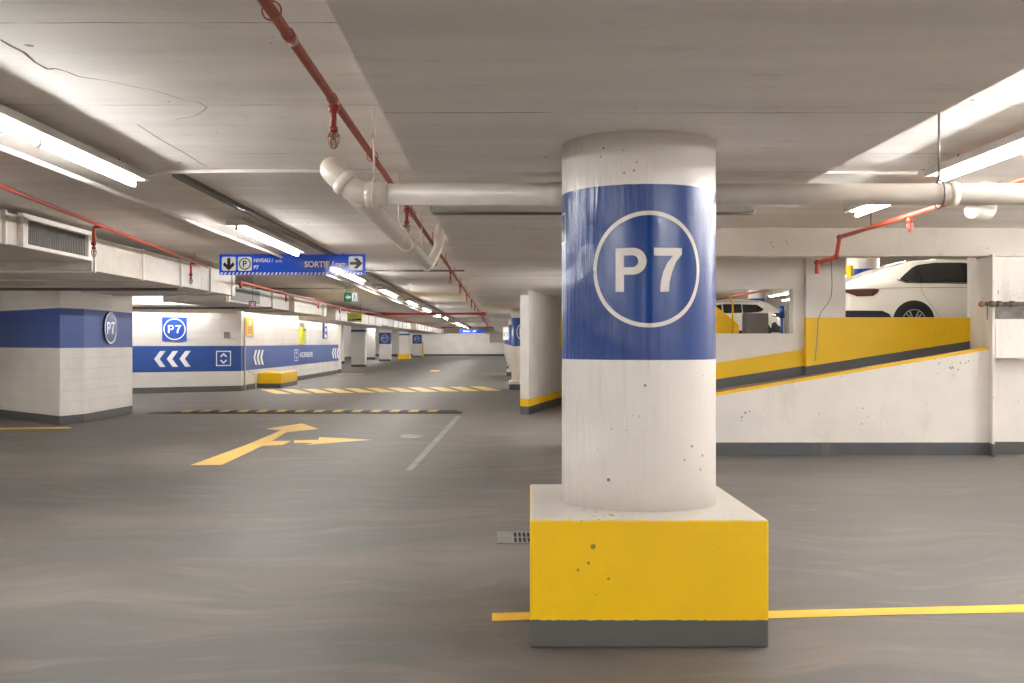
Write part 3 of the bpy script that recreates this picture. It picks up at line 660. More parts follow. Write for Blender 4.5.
for p in ((4.18, 12.35, 2.80), (4.16, 12.4, 2.56), (3.95, 12.5, 2.50)):
    b = nb(); bmesh.ops.create_icosphere(b, subdivisions=2, radius=.036, matrix=Matrix.Translation(p)); obj('elbow', b, 'redhead', t, smooth=True)
head(t, (4.17, 10.2, 2.775), .06, 'redb'); head(t, (4.16, 7.3, 2.775), .06, 'redb')
b = nb(); tube(b, [(4.18, 11.3, 2.8), (4.18, 11.3, ZS)], .007, 6); obj('hanger', b, 'steel', t)

# ------------------------------------------------------------------ white drain pipe
YP, ZP, RP = 6.5, 2.463, .07
t = thing('drain_pipe', 'fat white drain pipe crossing behind the P7 column with elbow at its left end', 'pipe', (0, YP, ZP))
b = nb(); tube(b, [(-.80, YP, ZP), (9, YP, ZP)], RP, 28); obj('pipe', b, 'pipe', t)
b = nb(); tube(b, fillet([(-.74, YP, ZP), (-.93, YP, ZP), (-1.10, YP+.02, ZP+.15), (-1.13, YP+.16, ZP+.20), (-1.13, YP+.40, ZP+.22)], .09, 6), RP+.008, 28); tube(b, [(-.80, YP, ZP), (-.88, YP, ZP)], RP+.014, 28)
obj('elbow', b, 'coupling', t)
b = nb(); tube(b, [(-.985, YP, ZP+.05), (-1.03, YP+.01, ZP+.09)], RP+.02, 28); obj('coupling', b, 'coupling', t)
b = nb(); tube(b, [(-.93, YP, ZP-.01), (-.90, 12.3, ZP-.01)], .072, 24); obj('branch_pipe', b, 'pipe', t)
for yy in (9.6, 12.2): b = nb(); tube(b, [(-.908, yy-.06, ZP-.01), (-.908, yy+.06, ZP-.01)], .082, 24); obj('coupling', b, 'coupling', t)
b = nb(); tube(b, fillet([(-.90, 12.3, ZP), (-.90, 12.5, ZP), (-.80, 12.8, ZP+.25), (-.78, 12.9, ZS)], .08), .06, 20); obj('far_elbow', b, 'coupling', t)
for xx in (1.9-3.32, 0):
    pass
def hanger_ring(parent, x, y, z, r, top, axis='X', mat='steel'):
    b = nb(); tube(b, [(x, y, z+r), (x, y, top)], .008, 8)
    pts = [(x, y+r*math.sin(a*PI/12), z+r*math.cos(a*PI/12)) if axis == 'X' else (x+r*math.sin(a*PI/12), y, z+r*math.cos(a*PI/12)) for a in range(25)]
    tube(b, pts, .007, 6); return obj('pipe_hanger', b, mat, parent)
hanger_ring(t, X(374, YP), YP, ZP+.01, RP+.03, ZS, mat='coupling'); hanger_ring(t, X(939, YP), YP, ZP, RP+.02, ZS)
hanger_ring(t, -.92, 9.0, ZP, .08, ZS, 'Y', 'coupling'); hanger_ring(t, -.92, 11.6, ZP, .08, ZS, 'Y', 'coupling')
b = nb(); tube(b, [(X(561, YP)+.05, YP, ZP), (X(561, YP)-.08, YP, ZP)], RP+.01, 28); obj('coupling', b, 'coupling', t); b = nb(); tube(b, [(X(948, YP), YP, ZP), (X(956, YP), YP, ZP)], RP+.008, 28); obj('coupling', b, 'coupling', t)
pipe_thing('pipe_stub', [(X(972, 9.2), 9.2, 2.72), (X(990, 9.2), 9.3, 2.70), (X(1004, 9.2), 9.5, 2.78), (X(1004, 9.2), 9.5, ZS)], .08, 'coupling', 'short white pipe stub hanging behind the drain pipe at the far right', 'pipe', .08, 20)

# ------------------------------------------------------------------ ducts
def duct(name, secs, label, flanges):
    x0, y0, z0 = secs[0][0], secs[0][2], secs[0][4]
    t = thing(name, label, 'duct', ((secs[0][0]+secs[0][1])/2, (secs[0][2]+secs[0][3])/2, z0))
    for s in secs:
        b = nb(); bx(b, *s, .01); obj('duct_section', b, 'duct', t)
    for (xa_, xb_, y, za, zb) in flanges:
        b = nb(); bx(b, xa_, xb_, y-.02, y+.02, za, zb); obj('flange', b, 'frame', t)
    return t
t = duct('ventilation_duct', [(-9.2, -5.42, 2.0, 13.25, 2.58, 2.93), (-9.2, -5.42, 13.25, 18.1, 2.45, 2.90), (-7.8, -5.42, 18.1, 20.4, 2.45, 2.90)],
         'wide pale sheet metal duct with dark louver under the slab at the left',
         [(-9.22, -5.39, y, 2.57, 2.945) for y in (9.0, 10.9)]+[(-9.22, -5.39, y, 2.43, 2.915) for y in (13.3, 15.1, 16.9)]+[(-7.8, -5.39, y, 2.43, 2.915) for y in (18.6, 20.1)])
g = nb(); bx(g, -5.43, -5.405, 11.35, 13.0, 2.60, 2.90); go = obj('louver', g, 'ductdark', t)
g = nb()
for k in range(34): yy = 11.38+k*.048; bx(g, -5.415, -5.395, yy, yy+.012, 2.62, 2.88)
lv = obj('louver_blades', g, 'ductdark', None); lv.parent = go; lv.data.transform(Matrix.Translation(-t.location))
g = nb()
for r in ((11.22, 13.12, 2.57, 2.615), (11.22, 13.12, 2.895, 2.955), (11.22, 11.34, 2.6, 2.92), (13.0, 13.12, 2.6, 2.92)): bx(g, -5.42, -5.36, r[0], r[1], r[2], r[3], .004)
obj('louver_frame', g, 'frame', t)
t = duct('ventilation_duct', [(-7.2, -5.85, 21.3, 33.5, 2.38, 2.78), (-7.1, -5.70, 27.6, 30.6, 2.34, 2.83)], 'pale duct stretch with dark end louver and white box beyond the wide duct',
         [(-7.22, -5.82, y, 2.36, 2.80) for y in (21.4, 25.5, 32.8)])
g = nb(); bx(g, -5.86, -5.835, 21.7, 24.2, 2.42, 2.74); obj('louver', g, 'ductdark', t)
t = duct('ventilation_duct', [(-7.3, -5.95, 36, 50, 2.30, 2.72), (-7.4, -5.95, 50, 66, 2.36, 2.74), (-7.4, -5.6, 66, 100, 2.34, 2.76)], 'long far duct with many flanges running to the end of the lane',
         [(-7.42, -5.92, 37+2.6*k, 2.29, 2.76) for k in range(11)]+[(-7.42, -5.57, 67+3*k, 2.32, 2.78) for k in range(11)])
# thin pipe & brackets beneath the wide duct
pipe_thing('conduit', [(-9.5, 17.3, 2.42), (-5.6, 17.3, 2.42)], .025, 'dconduit', 'grey pipe under the wide duct across the top of the block wall', 'conduit')
pipe_thing('conduit', [(-13.99, 24.5, 2.345), (-5.6, 24.5, 2.345)], .03, 'dconduit', 'grey pipe hung in front of the blue banded wall top', 'conduit')
# grey cassette in front of far wall
b = nb(); bx(b, X(490, 100), X(504.5, 100), 99.5, 101, Z(343, 100), ZD-.001, .03); thing_mesh('air_handler', b, 'duct', 'grey box hung from the ceiling in front of the far wall', 'box')

# ------------------------------------------------------------------ signs
def panel(name, pl, wd, ht, mat, label, cat='sign', th=.02, r=0, group=None, loc=None):
    t = thing(name, label, cat, loc or pl(0, -ht/2), group)
    b = nb(); art(b, pl, [rrect(-wd/2, -ht/2, wd/2, ht/2, r or .004)], th, th); obj('panel', b, mat, t)
    return t
def lay(t, name, pl, loops, mat, d): b = nb(); art(b, pl, loops, d); return obj(name, b, mat, t)
# big hanging sign
YS = 17.0; x0, x1 = X(220, YS), X(365.5, YS); z1, z0 = Z(254.5, YS), Z(275, YS)
pl = Plane(((x0+x1)/2, YS, (z0+z1)/2), (1, 0, 0), (0, 0, 1)); W_, H_ = x1-x0, z1-z0
t = panel('hanging_sign', pl, W_, H_, 'blue', 'long blue hanging sign with parking level P7 and exit arrow over the lane', th=.04)
def U(px): return X(px, YS)-(x0+x1)/2
def V(py): return Z(py, YS)-(z0+z1)/2
dn = [rrect(U(222.5), V(271), U(236.5), V(257), .03), rrect(U(238.5), V(271), U(252.5), V(257), .03), rrect(U(349), V(270.5), U(363), V(256.5), .03)]
for q_ in dn: lay(t, 'white_tile', pl, [q_], 'signwhite', .042)
k = U(229.5); v0 = V(264)
bar = [rect(k-.026, v0-.05, k+.026, v0+.10)]+[[(k, v0-.115), (k, v0-.045), (k+s*.075, v0+.03), (k+s*.098, v0-.02)] for s in (1, -1)]
k2 = U(356); v2 = V(263.5)
bar += [rect(k2-.10, v2-.024, k2+.05, v2+.024)]+[[(k2+.115, v2), (k2+.045, v2), (k2-.03, v2+s*.075), (k2+.02, v2+s*.098)] for s in (1, -1)]
lay(t, 'arrow', pl, bar[:3], 'ink', .044); lay(t, 'arrow', pl, bar[3:], 'ink', .044)
lay(t, 'parking_ring', pl, ring(U(245.5), V(264), .082, .102, 32), 'green', .044)
lay(t, 'parking_letter', pl, text_loops('P', U(245.5)-.035, V(264)-.055, .07, .11, .02), 'ink', .044)
for q_ in (('NIVEAU /', U(254.5), V(262.5), .33, .066, .03), ('LEVEL', U(276), V(262.5), .12, .040, .03), ('P7', U(254.5), V(269.5), .085, .066, .03), ('SORTIE /', U(305), V(267.5), .50, .105, .03), ('EXIT', U(336), V(267.3), .17, .066, .03)):
    lay(t, 'lettering', pl, text_loops(*q_), 'signwhite', .046)
st = []; n_ = 37
for i in range(n_):
    u = -W_/2+.01+i*(W_-.02)/n_; s_ = (W_-.02)/n_; st.append([(u, -H_/2+.004), (u+s_*.5, -H_/2+.004), (u+s_*.5+.022, -H_/2+.042), (u+.022, -H_/2+.042)] if u+s_ < W_/2-.02 else rect(u, -H_/2+.004, u+s_*.4, -H_/2+.042))
lay(t, 'hazard_stripe', pl, st, 'signwhite', .044)
for s in (-1, 1): b = nb(); tube(b, [pl(s*W_*.35, H_/2, .02), pl(s*W_*.35, H_/2, .02)+Vector((0, 0, ZS-z1))], .008, 6); obj('hanger', b, 'steel', t)
# far blue sign
pl = Plane((X(471.5, 72), 72, Z(331.2, 72)), (1, 0, 0), (0, 0, 1)); t = panel('hanging_sign', pl, 1.7, .26, 'blue', 'tiny blue hanging sign far down the lane', th=.04)
lay(t, 'lettering', pl, [rect(-.6, -.05, -.1, .05), rect(.1, -.05, .4, .05)], 'signwhite', .045)
for s in (-1, 1): b = nb(); tube(b, [pl(s*.6, .13, .02), (pl(s*.6, 0, .02).x, 72, ZS)], .01, 6); obj('hanger', b, 'steel', t)
# exit sign
pl = Plane((X(351, 27), 27, Z(297.2, 27)), (1, 0, 0), (0, 0, 1)); t = panel('exit_sign', pl, .37, .25, 'green', 'small green and white exit sign with left arrow hung from the slab', th=.04)
lay(t, 'arrow', pl, [[(-.15, 0), (-.07, .075), (-.07, .03), (.0, .03), (.0, -.03), (-.07, -.03), (-.07, -.075)]], 'signwhite', .042)
lay(t, 'door', pl, [rect(.03, -.11, .16, .11)], 'signwhite', .042); lay(t, 'figure', pl, [disc(.10, .06, .018, 12), [(.08, .03), (.115, .035), (.11, -.03), (.085, -.03)], [(.085, -.03), (.06, -.08), (.075, -.085), (.10, -.03)], [(.10, -.03), (.125, -.08), (.14, -.075), (.112, -.03)]], 'green', .044)
for s in (-1, 1): b = nb(); tube(b, [pl(s*.12, .125, .02), (pl(s*.12, 0).x, 26.98, ZS)], .006, 6); obj('hanger', b, 'steel', t)
# yellow height sign
pl = Plane((X(354.8, 34), 34, Z(317.5, 34)), (1, 0, 0), (0, 0, 1)); t = panel('warning_sign', pl, .50, .31, 'lime', 'lime yellow hanging sign with dark blue symbols in front of the far duct', th=.03)
lay(t, 'symbols', pl, [rect(-.21, -.12, -.18, -.03), rect(-.15, -.12, -.12, -.03), rect(-.09, -.12, -.05, -.03), rect(-.03, -.12, .03, -.03), rect(.05, -.10, .22, -.04), rect(-.12, .03, .12, .045), rect(-.10, .08, .10, .095)], 'blue_deep', .032)
for s in (-1, 1): b = nb(); tube(b, [pl(s*.2, .155, .01), (pl(s*.2, 0).x, 33.99, ZS)], .008, 6); obj('hanger', b, 'redsign', t)
# round P7 plaque on the block wall
pl = Plane((-7.82-.0, 19.95, Z(327.5, 19.95)), (.0, 1, 0), (0, 0, 1)); pl = Plane((-7.835, X(0, 1)*0+(-7.835)/((109-CX)/F), 0), (-.012, 1, 0), (0, 0, 1)); pl.o.z = Z(328, pl.o.y)
RB = 16.2/1000*pl.o.y
t = thing('round_sign', 'round blue P7 plaque with white rim on the left block wall', 'sign', pl(0, 0)); 
b = nb(); art(b, pl, [disc(0, 0, RB*1.02, 48)], .035, .035); obj('panel', b, 'ink', t)
lay(t, 'blue_face', pl, [disc(0, 0, RB*.98)], 'blue_deep', .037); lay(t, 'rim', pl, ring(0, 0, RB*.88, RB*.98), 'signwhite', .039); lay(t, 'lettering', pl, P7(-RB*.6, -RB*.38, RB*1.2, RB*.76), 'signwhite', .039)
# front core wall artwork: local frame along the wall
A0, A1 = Vector((X(131, 29.3), 29.3, 0)), Vector((-8.03, 30.9, 0)); ud = (A1-A0).normalized()
cp = Plane(A0, ud, (0, 0, 1))
def CU(px):      # distance along the wall where the sight line of column px meets it
    k = (px-CX)/F; return (k*A0.y-A0.x)/(ud.x-k*ud.y)
def CV(px, py): y = A0.y+ud.y*CU(px); return Z(py, y)
def sub(pl, u, v): return Plane(pl(u, v), pl.u, pl.v)
u0, u1 = CU(162), CU(186.5); v0, v1 = CV(174, 341), CV(174, 317.3)
pl = sub(cp, (u0+u1)/2, (v0+v1)/2); sz = u1-u0
t = panel('square_sign', pl, sz, v1-v0, 'blue_sign', 'square light blue P7 sign on the lit wall above the blue band', th=.03)
lay(t, 'ring', pl, ring(0, 0, sz*.41, sz*.455), 'signwhite', .033); lay(t, 'lettering', pl, P7(-sz*.27, -sz*.17, sz*.54, sz*.34), 'signwhite', .033)
t = thing('chevron_marking', 'three white chevrons pointing left on the blue band facing the lane', 'wall marking', cp(CU(172), 1))
for k in range(3):
    ua = CU(154+12.7*k); hh = CV(160, 351)-CV(160, 359); vm = CV(160, 359)
    b = nb(); art(b, cp, [[(ua, vm), (ua+.17, vm+hh), (ua+.33, vm+hh), (ua+.16, vm)], [(ua, vm), (ua+.16, vm), (ua+.33, vm-hh), (ua+.17, vm-hh)]], .004); obj('chevron', b, 'signwhite', t)
ua, ub = CU(216), CU(231); va, vb = CV(223, 366), CV(223, 350.8)
b = nb(); art(b, cp, scale(lift(0), ua, va, ub-ua, vb-va), .004); thing_mesh('lift_symbol', b, 'signwhite', 'white framed lift symbol with up and down arrows on the blue band', 'wall marking')
pl = sub(cp, CU(227), CV(227, 335)); t = panel('notice_plate', pl, .18, .18, 'cab', 'small grey square plate on the lit wall right of the P7 sign', th=.03)
b = nb(); p = cp(CU(140), CV(140, 308)); bx(b, p.x-.02, p.x+.02, p.y-.2, p.y-.1, p.z-.2, p.z+.1); b.free()
# side core wall: plane along +Y (normal +x)
sp_ = Plane((-8.03, 30.9, 0), (.08/18.1, 1, 0), (0, 0, 1))
def SU(px): y = -8.0/((px-CX)/F); return y-30.9
def SV(px, py): return Z(py, 30.9+SU(px))
t = thing('chevron_marking', 'three narrow white chevrons on the receding blue band next to the corner', 'wall marking', sp_(SU(259), 1))
def chev(t, pxs, wpx, top, bot):
    for k_ in pxs:
        ua, ub = SU(k_), SU(k_+wpx); c = (ua+ub)/2; vt, vb2 = SV(k_, top), SV(k_, bot); vm = (vt+vb2)/2; w_ = (ub-ua)
        b = nb(); art(b, sp_, [[(ua, vm), (ua+w_*.5, vt), (ub, vt), (ua+w_*.5, vm)], [(ua, vm), (ua+w_*.5, vm), (ub, vb2), (ua+w_*.5, vb2)]], .005); obj('chevron', b, 'signwhite', t)
chev(t, (254, 257.3, 260.6), 3.6, 350, 365)
t = thing('chevron_marking', 'white chevrons at the far end of the receding blue band', 'wall marking', sp_(SU(334), 1)); chev(t, (331, 333.2, 335.4), 2.4, 348, 358.5)
ua, ub = SU(294), SU(298); b = nb(); art(b, sp_, scale(lift(0), ua, SV(296, 361), ub-ua, SV(296, 349.5)-SV(296, 361)), .005); thing_mesh('lift_symbol', b, 'signwhite', 'white framed lift symbol on the receding blue band beside the word ASCENSEURS', 'wall marking')
ua, ub = SU(299.3), SU(312); b = nb(); art(b, sp_, text_loops('ASCENSEURS', ua, SV(305, 357), ub-ua, SV(305, 352)-SV(305, 357), .02), .005); thing_mesh('wall_lettering', b, 'signwhite', 'white word ASCENSEURS on the receding blue band', 'wall marking')
def sidepanel(name, a, c, top, bot, mat, label, th=.03):
    ua, ub = SU(a), SU(c); m_ = (a+c)/2; vt, vb2 = SV(m_, top), SV(m_, bot); pl = sub(sp_, (ua+ub)/2, (vt+vb2)/2)
    return panel(name, pl, ub-ua, vt-vb2, mat, label, th=th), pl, ub-ua, vt-vb2
t, pl, a_, c_ = sidepanel('warning_sign', 246.2, 253.8, 318, 336, 'orange', 'amber upright warning sign on the receding wall near the corner')
lay(t, 'symbols', pl, [rect(-a_*.08, c_*.12, a_*.12, c_*.38)], 'signwhite', .033); lay(t, 'dark_marks', pl, [rect(-a_*.3, -c_*.08, a_*.3, -c_*.02), rect(-a_*.3, -c_*.2, a_*.25, -c_*.13), rect(-a_*.3, -c_*.36, -a_*.05, -c_*.26), rect(a_*.05, -c_*.36, a_*.3, -c_*.26)], 'brass', .033)
t, pl, a_, c_ = sidepanel('emergency_post', 298.8, 302.6, 327.5, 344, 'lime', 'yellow emergency call box with dark side on the receding wall', th=.14)
lay(t, 'symbol', pl, [rect(-a_*.3, c_*.3, a_*.3, c_*.4)], 'ink', .143); b = nb(); art(b, pl, [rect(-a_*.4, c_*.52, a_*.3, c_*.78)], .1, .1); obj('top_lamp', b, 'cab', t)
t, pl, a_, c_ = sidepanel('blue_sign', 321.8, 325.6, 322, 338.8, 'blue_deep', 'narrow upright blue sign on the far part of the receding wall', th=.05)
lay(t, 'symbols', pl, [rect(-a_*.2, c_*.25, a_*.2, c_*.42), rect(-a_*.2, -c_*.1, a_*.2, c_*.12), rect(-a_*.2, -c_*.42, a_*.2, -c_*.25)], 'signwhite', .053)
b = nb(); tube(b, [sp_(SU(244.8), .0, .03), sp_(SU(244.8), 2.3, .03)], .022, 8); thing_mesh('conduit', b, 'conduit', 'vertical white conduit near the corner of the blue banded wall', 'conduit')
b = nb(); tube(b, fillet([sp_(SU(249), .02, .25), sp_(SU(249), .45, .25), sp_(SU(247), .62, .05)], .1), .02, 8); thing_mesh('conduit', b, 'conduit', 'short bent white pipe rising from the floor left of the yellow barrier', 'pipe')
# red hanging extinguisher sign
pl = Plane((X(252.6, 21.1), 21.1, Z(304.7, 21.1)), (1, 0, 0), (0, 0, 1)); t = panel('fire_sign', pl, .15, .15, 'redsign', 'small red and white extinguisher sign hung above the wall corner', th=.02)
lay(t, 'border', pl, frame2(-.055, -.055, .055, .055, .012), 'signwhite', .022); lay(t, 'symbol', pl, [rect(-.022, -.03, .022, .03)], 'signwhite', .022)
b = nb(); tube(b, [pl(0, .07, .01), (pl(0, 0).x, 21.09, ZS)], .006, 6); obj('hanger', b, 'steel', t)
# sign beside the far right columns
pl = Plane((X(506, 50), 50, Z(333.5, 50)), (1, 0, 0), (0, 0, 1)); t = panel('hanging_sign', pl, .30, .62, 'signwhite', 'small white hanging sign with grey ring beside the far round columns', th=.04)
lay(t, 'symbol', pl, ring(0, -.05, .07, .10, 24), 'cab', .045); b = nb(); tube(b, [pl(0, .31, .02), (pl(0, 0).x, 49.98, ZD)], .01, 6); obj('hanger', b, 'steel', t)
# yellow sign edge on the pier wall
q = Vector((.575, 20.7)); q2 = Vector((3.2, 31.6)); d2 = (q2-q).normalized(); kk = (559.2-CX)/F; s_ = (kk*q.y-q.x)/(d2.x-kk*d2.y)
pl = Plane((q.x+d2.x*(s_+.35), q.y+d2.y*(s_+.35), 0), (d2.x, d2.y, 0), (0, 0, 1)); yq = pl.o.y; pl.o.z = Z(332, yq)
t = panel('warning_sign', pl, .7, .75, 'yellow', 'yellow sign on the splayed wall half hidden behind the P7 column', th=.03)

# ------------------------------------------------------------------ right wall fittings
t = thing('fire_valve', 'brown brass ended pipe valve sticking out from the wall at the right edge', 'valve', (6.6, 13.1, Z(305, 13.1)))
zz = Z(304, 12.95); b = nb(); tube(b, [(X(985, 12.95), 12.95, zz), (7.6, 12.95, zz)], .028, 12); obj('pipe', b, 'steel', t)
b = nb(); bmesh.ops.create_icosphere(b, subdivisions=2, radius=.04, matrix=Matrix.Translation((X(981.5, 12.95), 12.95, zz))); obj('knob', b, 'brass', t, smooth=True)
for p_ in (990, 997, 1010): b = nb(); tube(b, [(X(p_, 12.95), 12.95, zz), (X(p_+4, 12.95), 12.95, zz)], .042, 12); obj('collar', b, 'steel', t)
b = nb(); bx(b, 7.3, 7.36, 12.92, 13.3, zz-.03, zz+.03); obj('bracket', b, 'steel', t)
b = nb(); art(b, Plane((X(1018, 13.6), 13.6, Z(283, 13.6)), (1, 0, 0), (0, 0, 1)), frame2(0, 0, .3, .1, .012), .01, .008); thing_mesh('wall_frame', b, 'gap', 'thin rectangular frame on the wall above the fire valve', 'frame')

# ------------------------------------------------------------------ upper deck things
def interp(tab, x):
    if x <= tab[0][0]: return tab[0][1]
    for (a, u), (c, v) in zip(tab, tab[1:]):
        if x <= c: t = (x-a)/(c-a); t = t*t*(3-2*t)*.35+t*.65; return u+(v-u)*t
    return tab[-1][1]
def car(name, label, loc, flip, top, belt, half, L, wheels, R_, wins, tail, extras, suv=False):
    """x along the car, 0 at the rear, nose at L; flip turns the nose to -x"""
    t = thing(name, label, 'car', loc)
    sx = -1 if flip else 1
    def G(x, y, z): return Vector((loc[0]+sx*x, loc[1]+y, loc[2]+z))
    zb = lambda x: .20+.12*max(0, 1-x/.5)+.05*max(0, 1-(L-x)/.5)
    def wsec(x, z):
        W = interp(half, x); T = interp(top, x); B = min(interp(belt, x), T-.02)
        if z <= B:
            k = (z-.62)/.5; return W*(1-.05*k*k-(.05 if z < .35 else 0)*(.35-z)/.15)
        k = (z-B)/max(.05, T-B); k = min(1, max(0, k)); w0 = W*(1-.05*((B-.62)/.5)**2)
        return w0-(W*.27)*k**1.25*min(1, (T-B)/.35)
    n = 90; xs = [L*i/n for i in range(n+1)]; b = nb(); rg = []
    for x in xs:
        T = interp(top, x); B = min(interp(belt, x), T-.02); z_0 = zb(x)
        e = 0
        zs = [z_0+(B-z_0)*i/9 for i in range(10)]+[B+(T-B)*i/7 for i in range(1, 8)]
        rr = [(wsec(x, z), z) for z in zs]; wt = rr[-1][0]
        cap = [(wt*.93, T+.02), (wt*.75, T+.034), (wt*.4, T+.042), (0, T+.045)]
        half_ = [(wsec(x, z_0)*.85, z_0-.02)]+rr+cap
        rg.append([b.verts.new(G(x, -y, z)) for y, z in half_]+[b.verts.new(G(x, y, z)) for y, z in half_[-2::-1]])
    m_ = len(rg[0])
    for a, c in zip(rg, rg[1:]):
        for j in range(m_): f = b.faces.new((a[j], a[(j+1) % m_], c[(j+1) % m_], c[j])); f.smooth = True
    b.faces.new(rg[0]); b.faces.new(rg[-1])
    obj('body', b, 'carpaint', t, smooth=True)
    def patch(nm, loops, mat, d, parent=t, sides=(-1, 1), step=.08):
        for s in sides:
            b = nb()
            for lp in loops: b.faces.new([b.verts.new((x, z, 0)) for x, z in lp])
            us = [v.co.x for v in b.verts]; k_ = math.ceil(min(us)/step)
            while k_*step < max(us): bmesh.ops.bisect_plane(b, geom=b.verts[:]+b.edges[:]+b.faces[:], plane_co=(k_*step, 0, 0), plane_no=(1, 0, 0)); k_ += 1
            vs_ = [v.co.y for v in b.verts]; k_ = math.ceil(min(vs_)/step)
            while k_*step < max(vs_): bmesh.ops.bisect_plane(b, geom=b.verts[:]+b.edges[:]+b.faces[:], plane_co=(0, k_*step, 0), plane_no=(0, 1, 0)); k_ += 1
            bmesh.ops.triangulate(b, faces=b.faces[:])
            for v in b.verts: v.co = G(v.co.x, s*(wsec(v.co.x, v.co.y)+d), v.co.y)
            obj(nm, b, mat, parent, smooth=True)
    for wn in wins: patch('side_window', [wn], 'glass', .008)
    for nm, lp, mt in extras: patch(nm, lp, mt, .009)
    patch('tail_lamp', [tail], 'lamp_red', .012)
    for wx in wheels:
        patch('wheel_arch', [[(wx+(R_+.055)*math.cos(a), max(.19, R_+(R_+.055)*math.sin(a))) for a in [math.radians(-28+236*i/24) for i in range(25)]]], 'black', .006)
        for s in (-1, 1):
            yw = s*(interp(half, wx)*.99)
            b = nb(); lathe(b, [(R_-.10, -.10), (R_-.02, -.105), (R_, -.085), (R_, .085), (R_-.02, .105), (R_-.10, .10)], (0, 0, 0), 40, 'Y')
            bmesh.ops.translate(b, verts=b.verts[:], vec=G(wx, yw-s*.085, R_)); wt_ = obj('wheel', b, 'tyre', t)
            b = nb(); rr = R_*.66; yo = yw+s*.022
            def D(a, r): return G(wx+r*math.cos(a), yo, R_+r*math.sin(a))
            for k in range(10):
                a = k*PI/5+(.12 if k % 2 else -.12)
                vs_ = [b.verts.new(D(a+da, r)) for da, r in ((-.20, rr*.22), (.20, rr*.22), (.06, rr*.96), (-.06, rr*.96))]
                ws_ = [b.verts.new(v.co-Vector((0, s*.03, 0))) for v in vs_]; b.faces.new(vs_); b.faces.new(ws_[::-1])
                for j in range(4): b.faces.new((vs_[j], vs_[(j+1) % 4], ws_[(j+1) % 4], ws_[j]))
            for k in range(36):
                a, c = 2*PI*k/36, 2*PI*(k+1)/36; b.faces.new([b.verts.new(D(*q_)) for q_ in ((a, rr*.94), (c, rr*.94), (c, rr*1.02), (a, rr*1.02))])
            lathe(b, [(rr*.22, -.012), (rr*.18, .012)], tuple(G(wx, yo, R_)), 20, 'Y')
            rim = obj('alloy_rim', b, 'alloy', None); rim.parent = wt_; rim.data.transform(Matrix.Translation(-t.location))
    return t, G, wsec
top = [(0, .98), (.15, 1.03), (.35, 1.10), (.60, 1.20), (1.0, 1.34), (1.45, 1.455), (1.9, 1.485), (2.4, 1.48), (2.9, 1.40), (3.5, 1.12), (3.9, 1.0), (4.5, .90), (4.75, .72)]
belt = [(0, .93), (1, 1.03), (3.3, .97), (4.75, .6)]
half = [(0, .72), (.15, .82), (.5, .89), (1.4, .92), (3.4, .92), (4.2, .87), (4.6, .74), (4.75, .62)]
YC = 18.6+.92; xr = X(914, 18.6)-1.33
q = [(1.10, 1.085), (1.42, 1.055), (1.42, 1.35), (1.33, 1.33)]
car('saloon_car', 'white fastback saloon car seen from the side above the yellow ramp wall', (xr, YC, 1.57), False, top, belt, half, 4.75, (1.33, 4.0-.0), .33,
    [[(1.09, 1.11), (1.20, 1.065), (1.46, 1.055), (1.46, 1.375), (1.38, 1.34), (1.22, 1.22)], [(1.50, 1.055), (2.30, 1.05), (2.30, 1.435), (1.80, 1.432), (1.50, 1.39)], [(2.38, 1.05), (3.25, 1.03), (2.85, 1.32), (2.38, 1.43)]],
    [(.02, .92), (.62, .93), (.70, .92), (.66, .86), (.58, .80), (.30, .79), (.12, .86), (.02, .88)],
    [('window_trim', [[(1.03, 1.10), (1.2, 1.04), (3.3, 1.01), (3.3, 1.028), (1.21, 1.058), (1.05, 1.115)]], 'black'),
     ('door_pillar', [[(1.46, 1.05), (1.50, 1.05), (1.50, 1.39), (1.46, 1.38)]], 'black'), ('door_pillar', [[(2.30, 1.05), (2.38, 1.05), (2.38, 1.43), (2.30, 1.435)]], 'black'),
     ('door_seam', [[(1.465, 1.04), (1.475, 1.04), (1.485, .86), (1.475, .86)], [(1.475, .86), (1.485, .86), (1.80, .42), (1.79, .42)], [(2.34, 1.03), (2.35, 1.03), (2.35, .3), (2.34, .3)]], 'gap'),
     ('rear_bumper_trim', [[(.02, .34), (.95, .34), (.88, .46), (.75, .52), (.02, .53)]], 'black'),
     ('door_handle', [[(1.63, .945), (1.85, .95), (1.85, .965), (1.64, .96)]], 'chrome'),
     ('shoulder_crease', [[(.2, .935), (1.5, .96), (2.9, .955), (2.9, .947), (1.5, .948), (.2, .925)]], 'gap')])
top2 = [(0, 1.15), (.12, 1.3), (.45, 1.54), (.8, 1.64), (1.6, 1.68), (2.7, 1.66), (3.1, 1.56), (3.7, 1.18), (4.4, 1.06), (4.6, .8)]
belt2 = [(0, 1.05), (1, 1.08), (3.4, 1.02), (4.6, .8)]
half2 = [(0, .76), (.15, .86), (.6, .92), (3.6, .93), (4.3, .85), (4.6, .7)]
YV = 41; xe = X(782.5, YV)
car('sport_utility_car', 'white sport utility car seen through the ramp wall window opening', (xe, YV+.95, 1.57), True, top2, belt2, half2, 4.6, (.85, 3.65), .36,
    [[(.72, 1.30), (.85, 1.20), (1.2, 1.16), (1.6, 1.15), (1.6, 1.50), (1.0, 1.49)], [(1.64, 1.15), (2.4, 1.13), (2.4, 1.51), (1.64, 1.51)], [(2.46, 1.13), (3.4, 1.10), (2.95, 1.40), (2.46, 1.50)]],
    [(.05, 1.14), (.32, 1.16), (.40, 1.02), (.20, .98), (.05, 1.0)],
    [('rear_bumper_trim', [[(.03, .34), (.5, .34), (.42, .72), (.28, .78), (.15, .62), (.03, .60)], [(1.3, .30), (3.2, .30), (3.2, .42), (1.3, .42)]], 'black'),
     ('roof_rail', [[(.9, 1.60), (2.7, 1.60), (2.7, 1.625), (.9, 1.625)]], 'cab')])
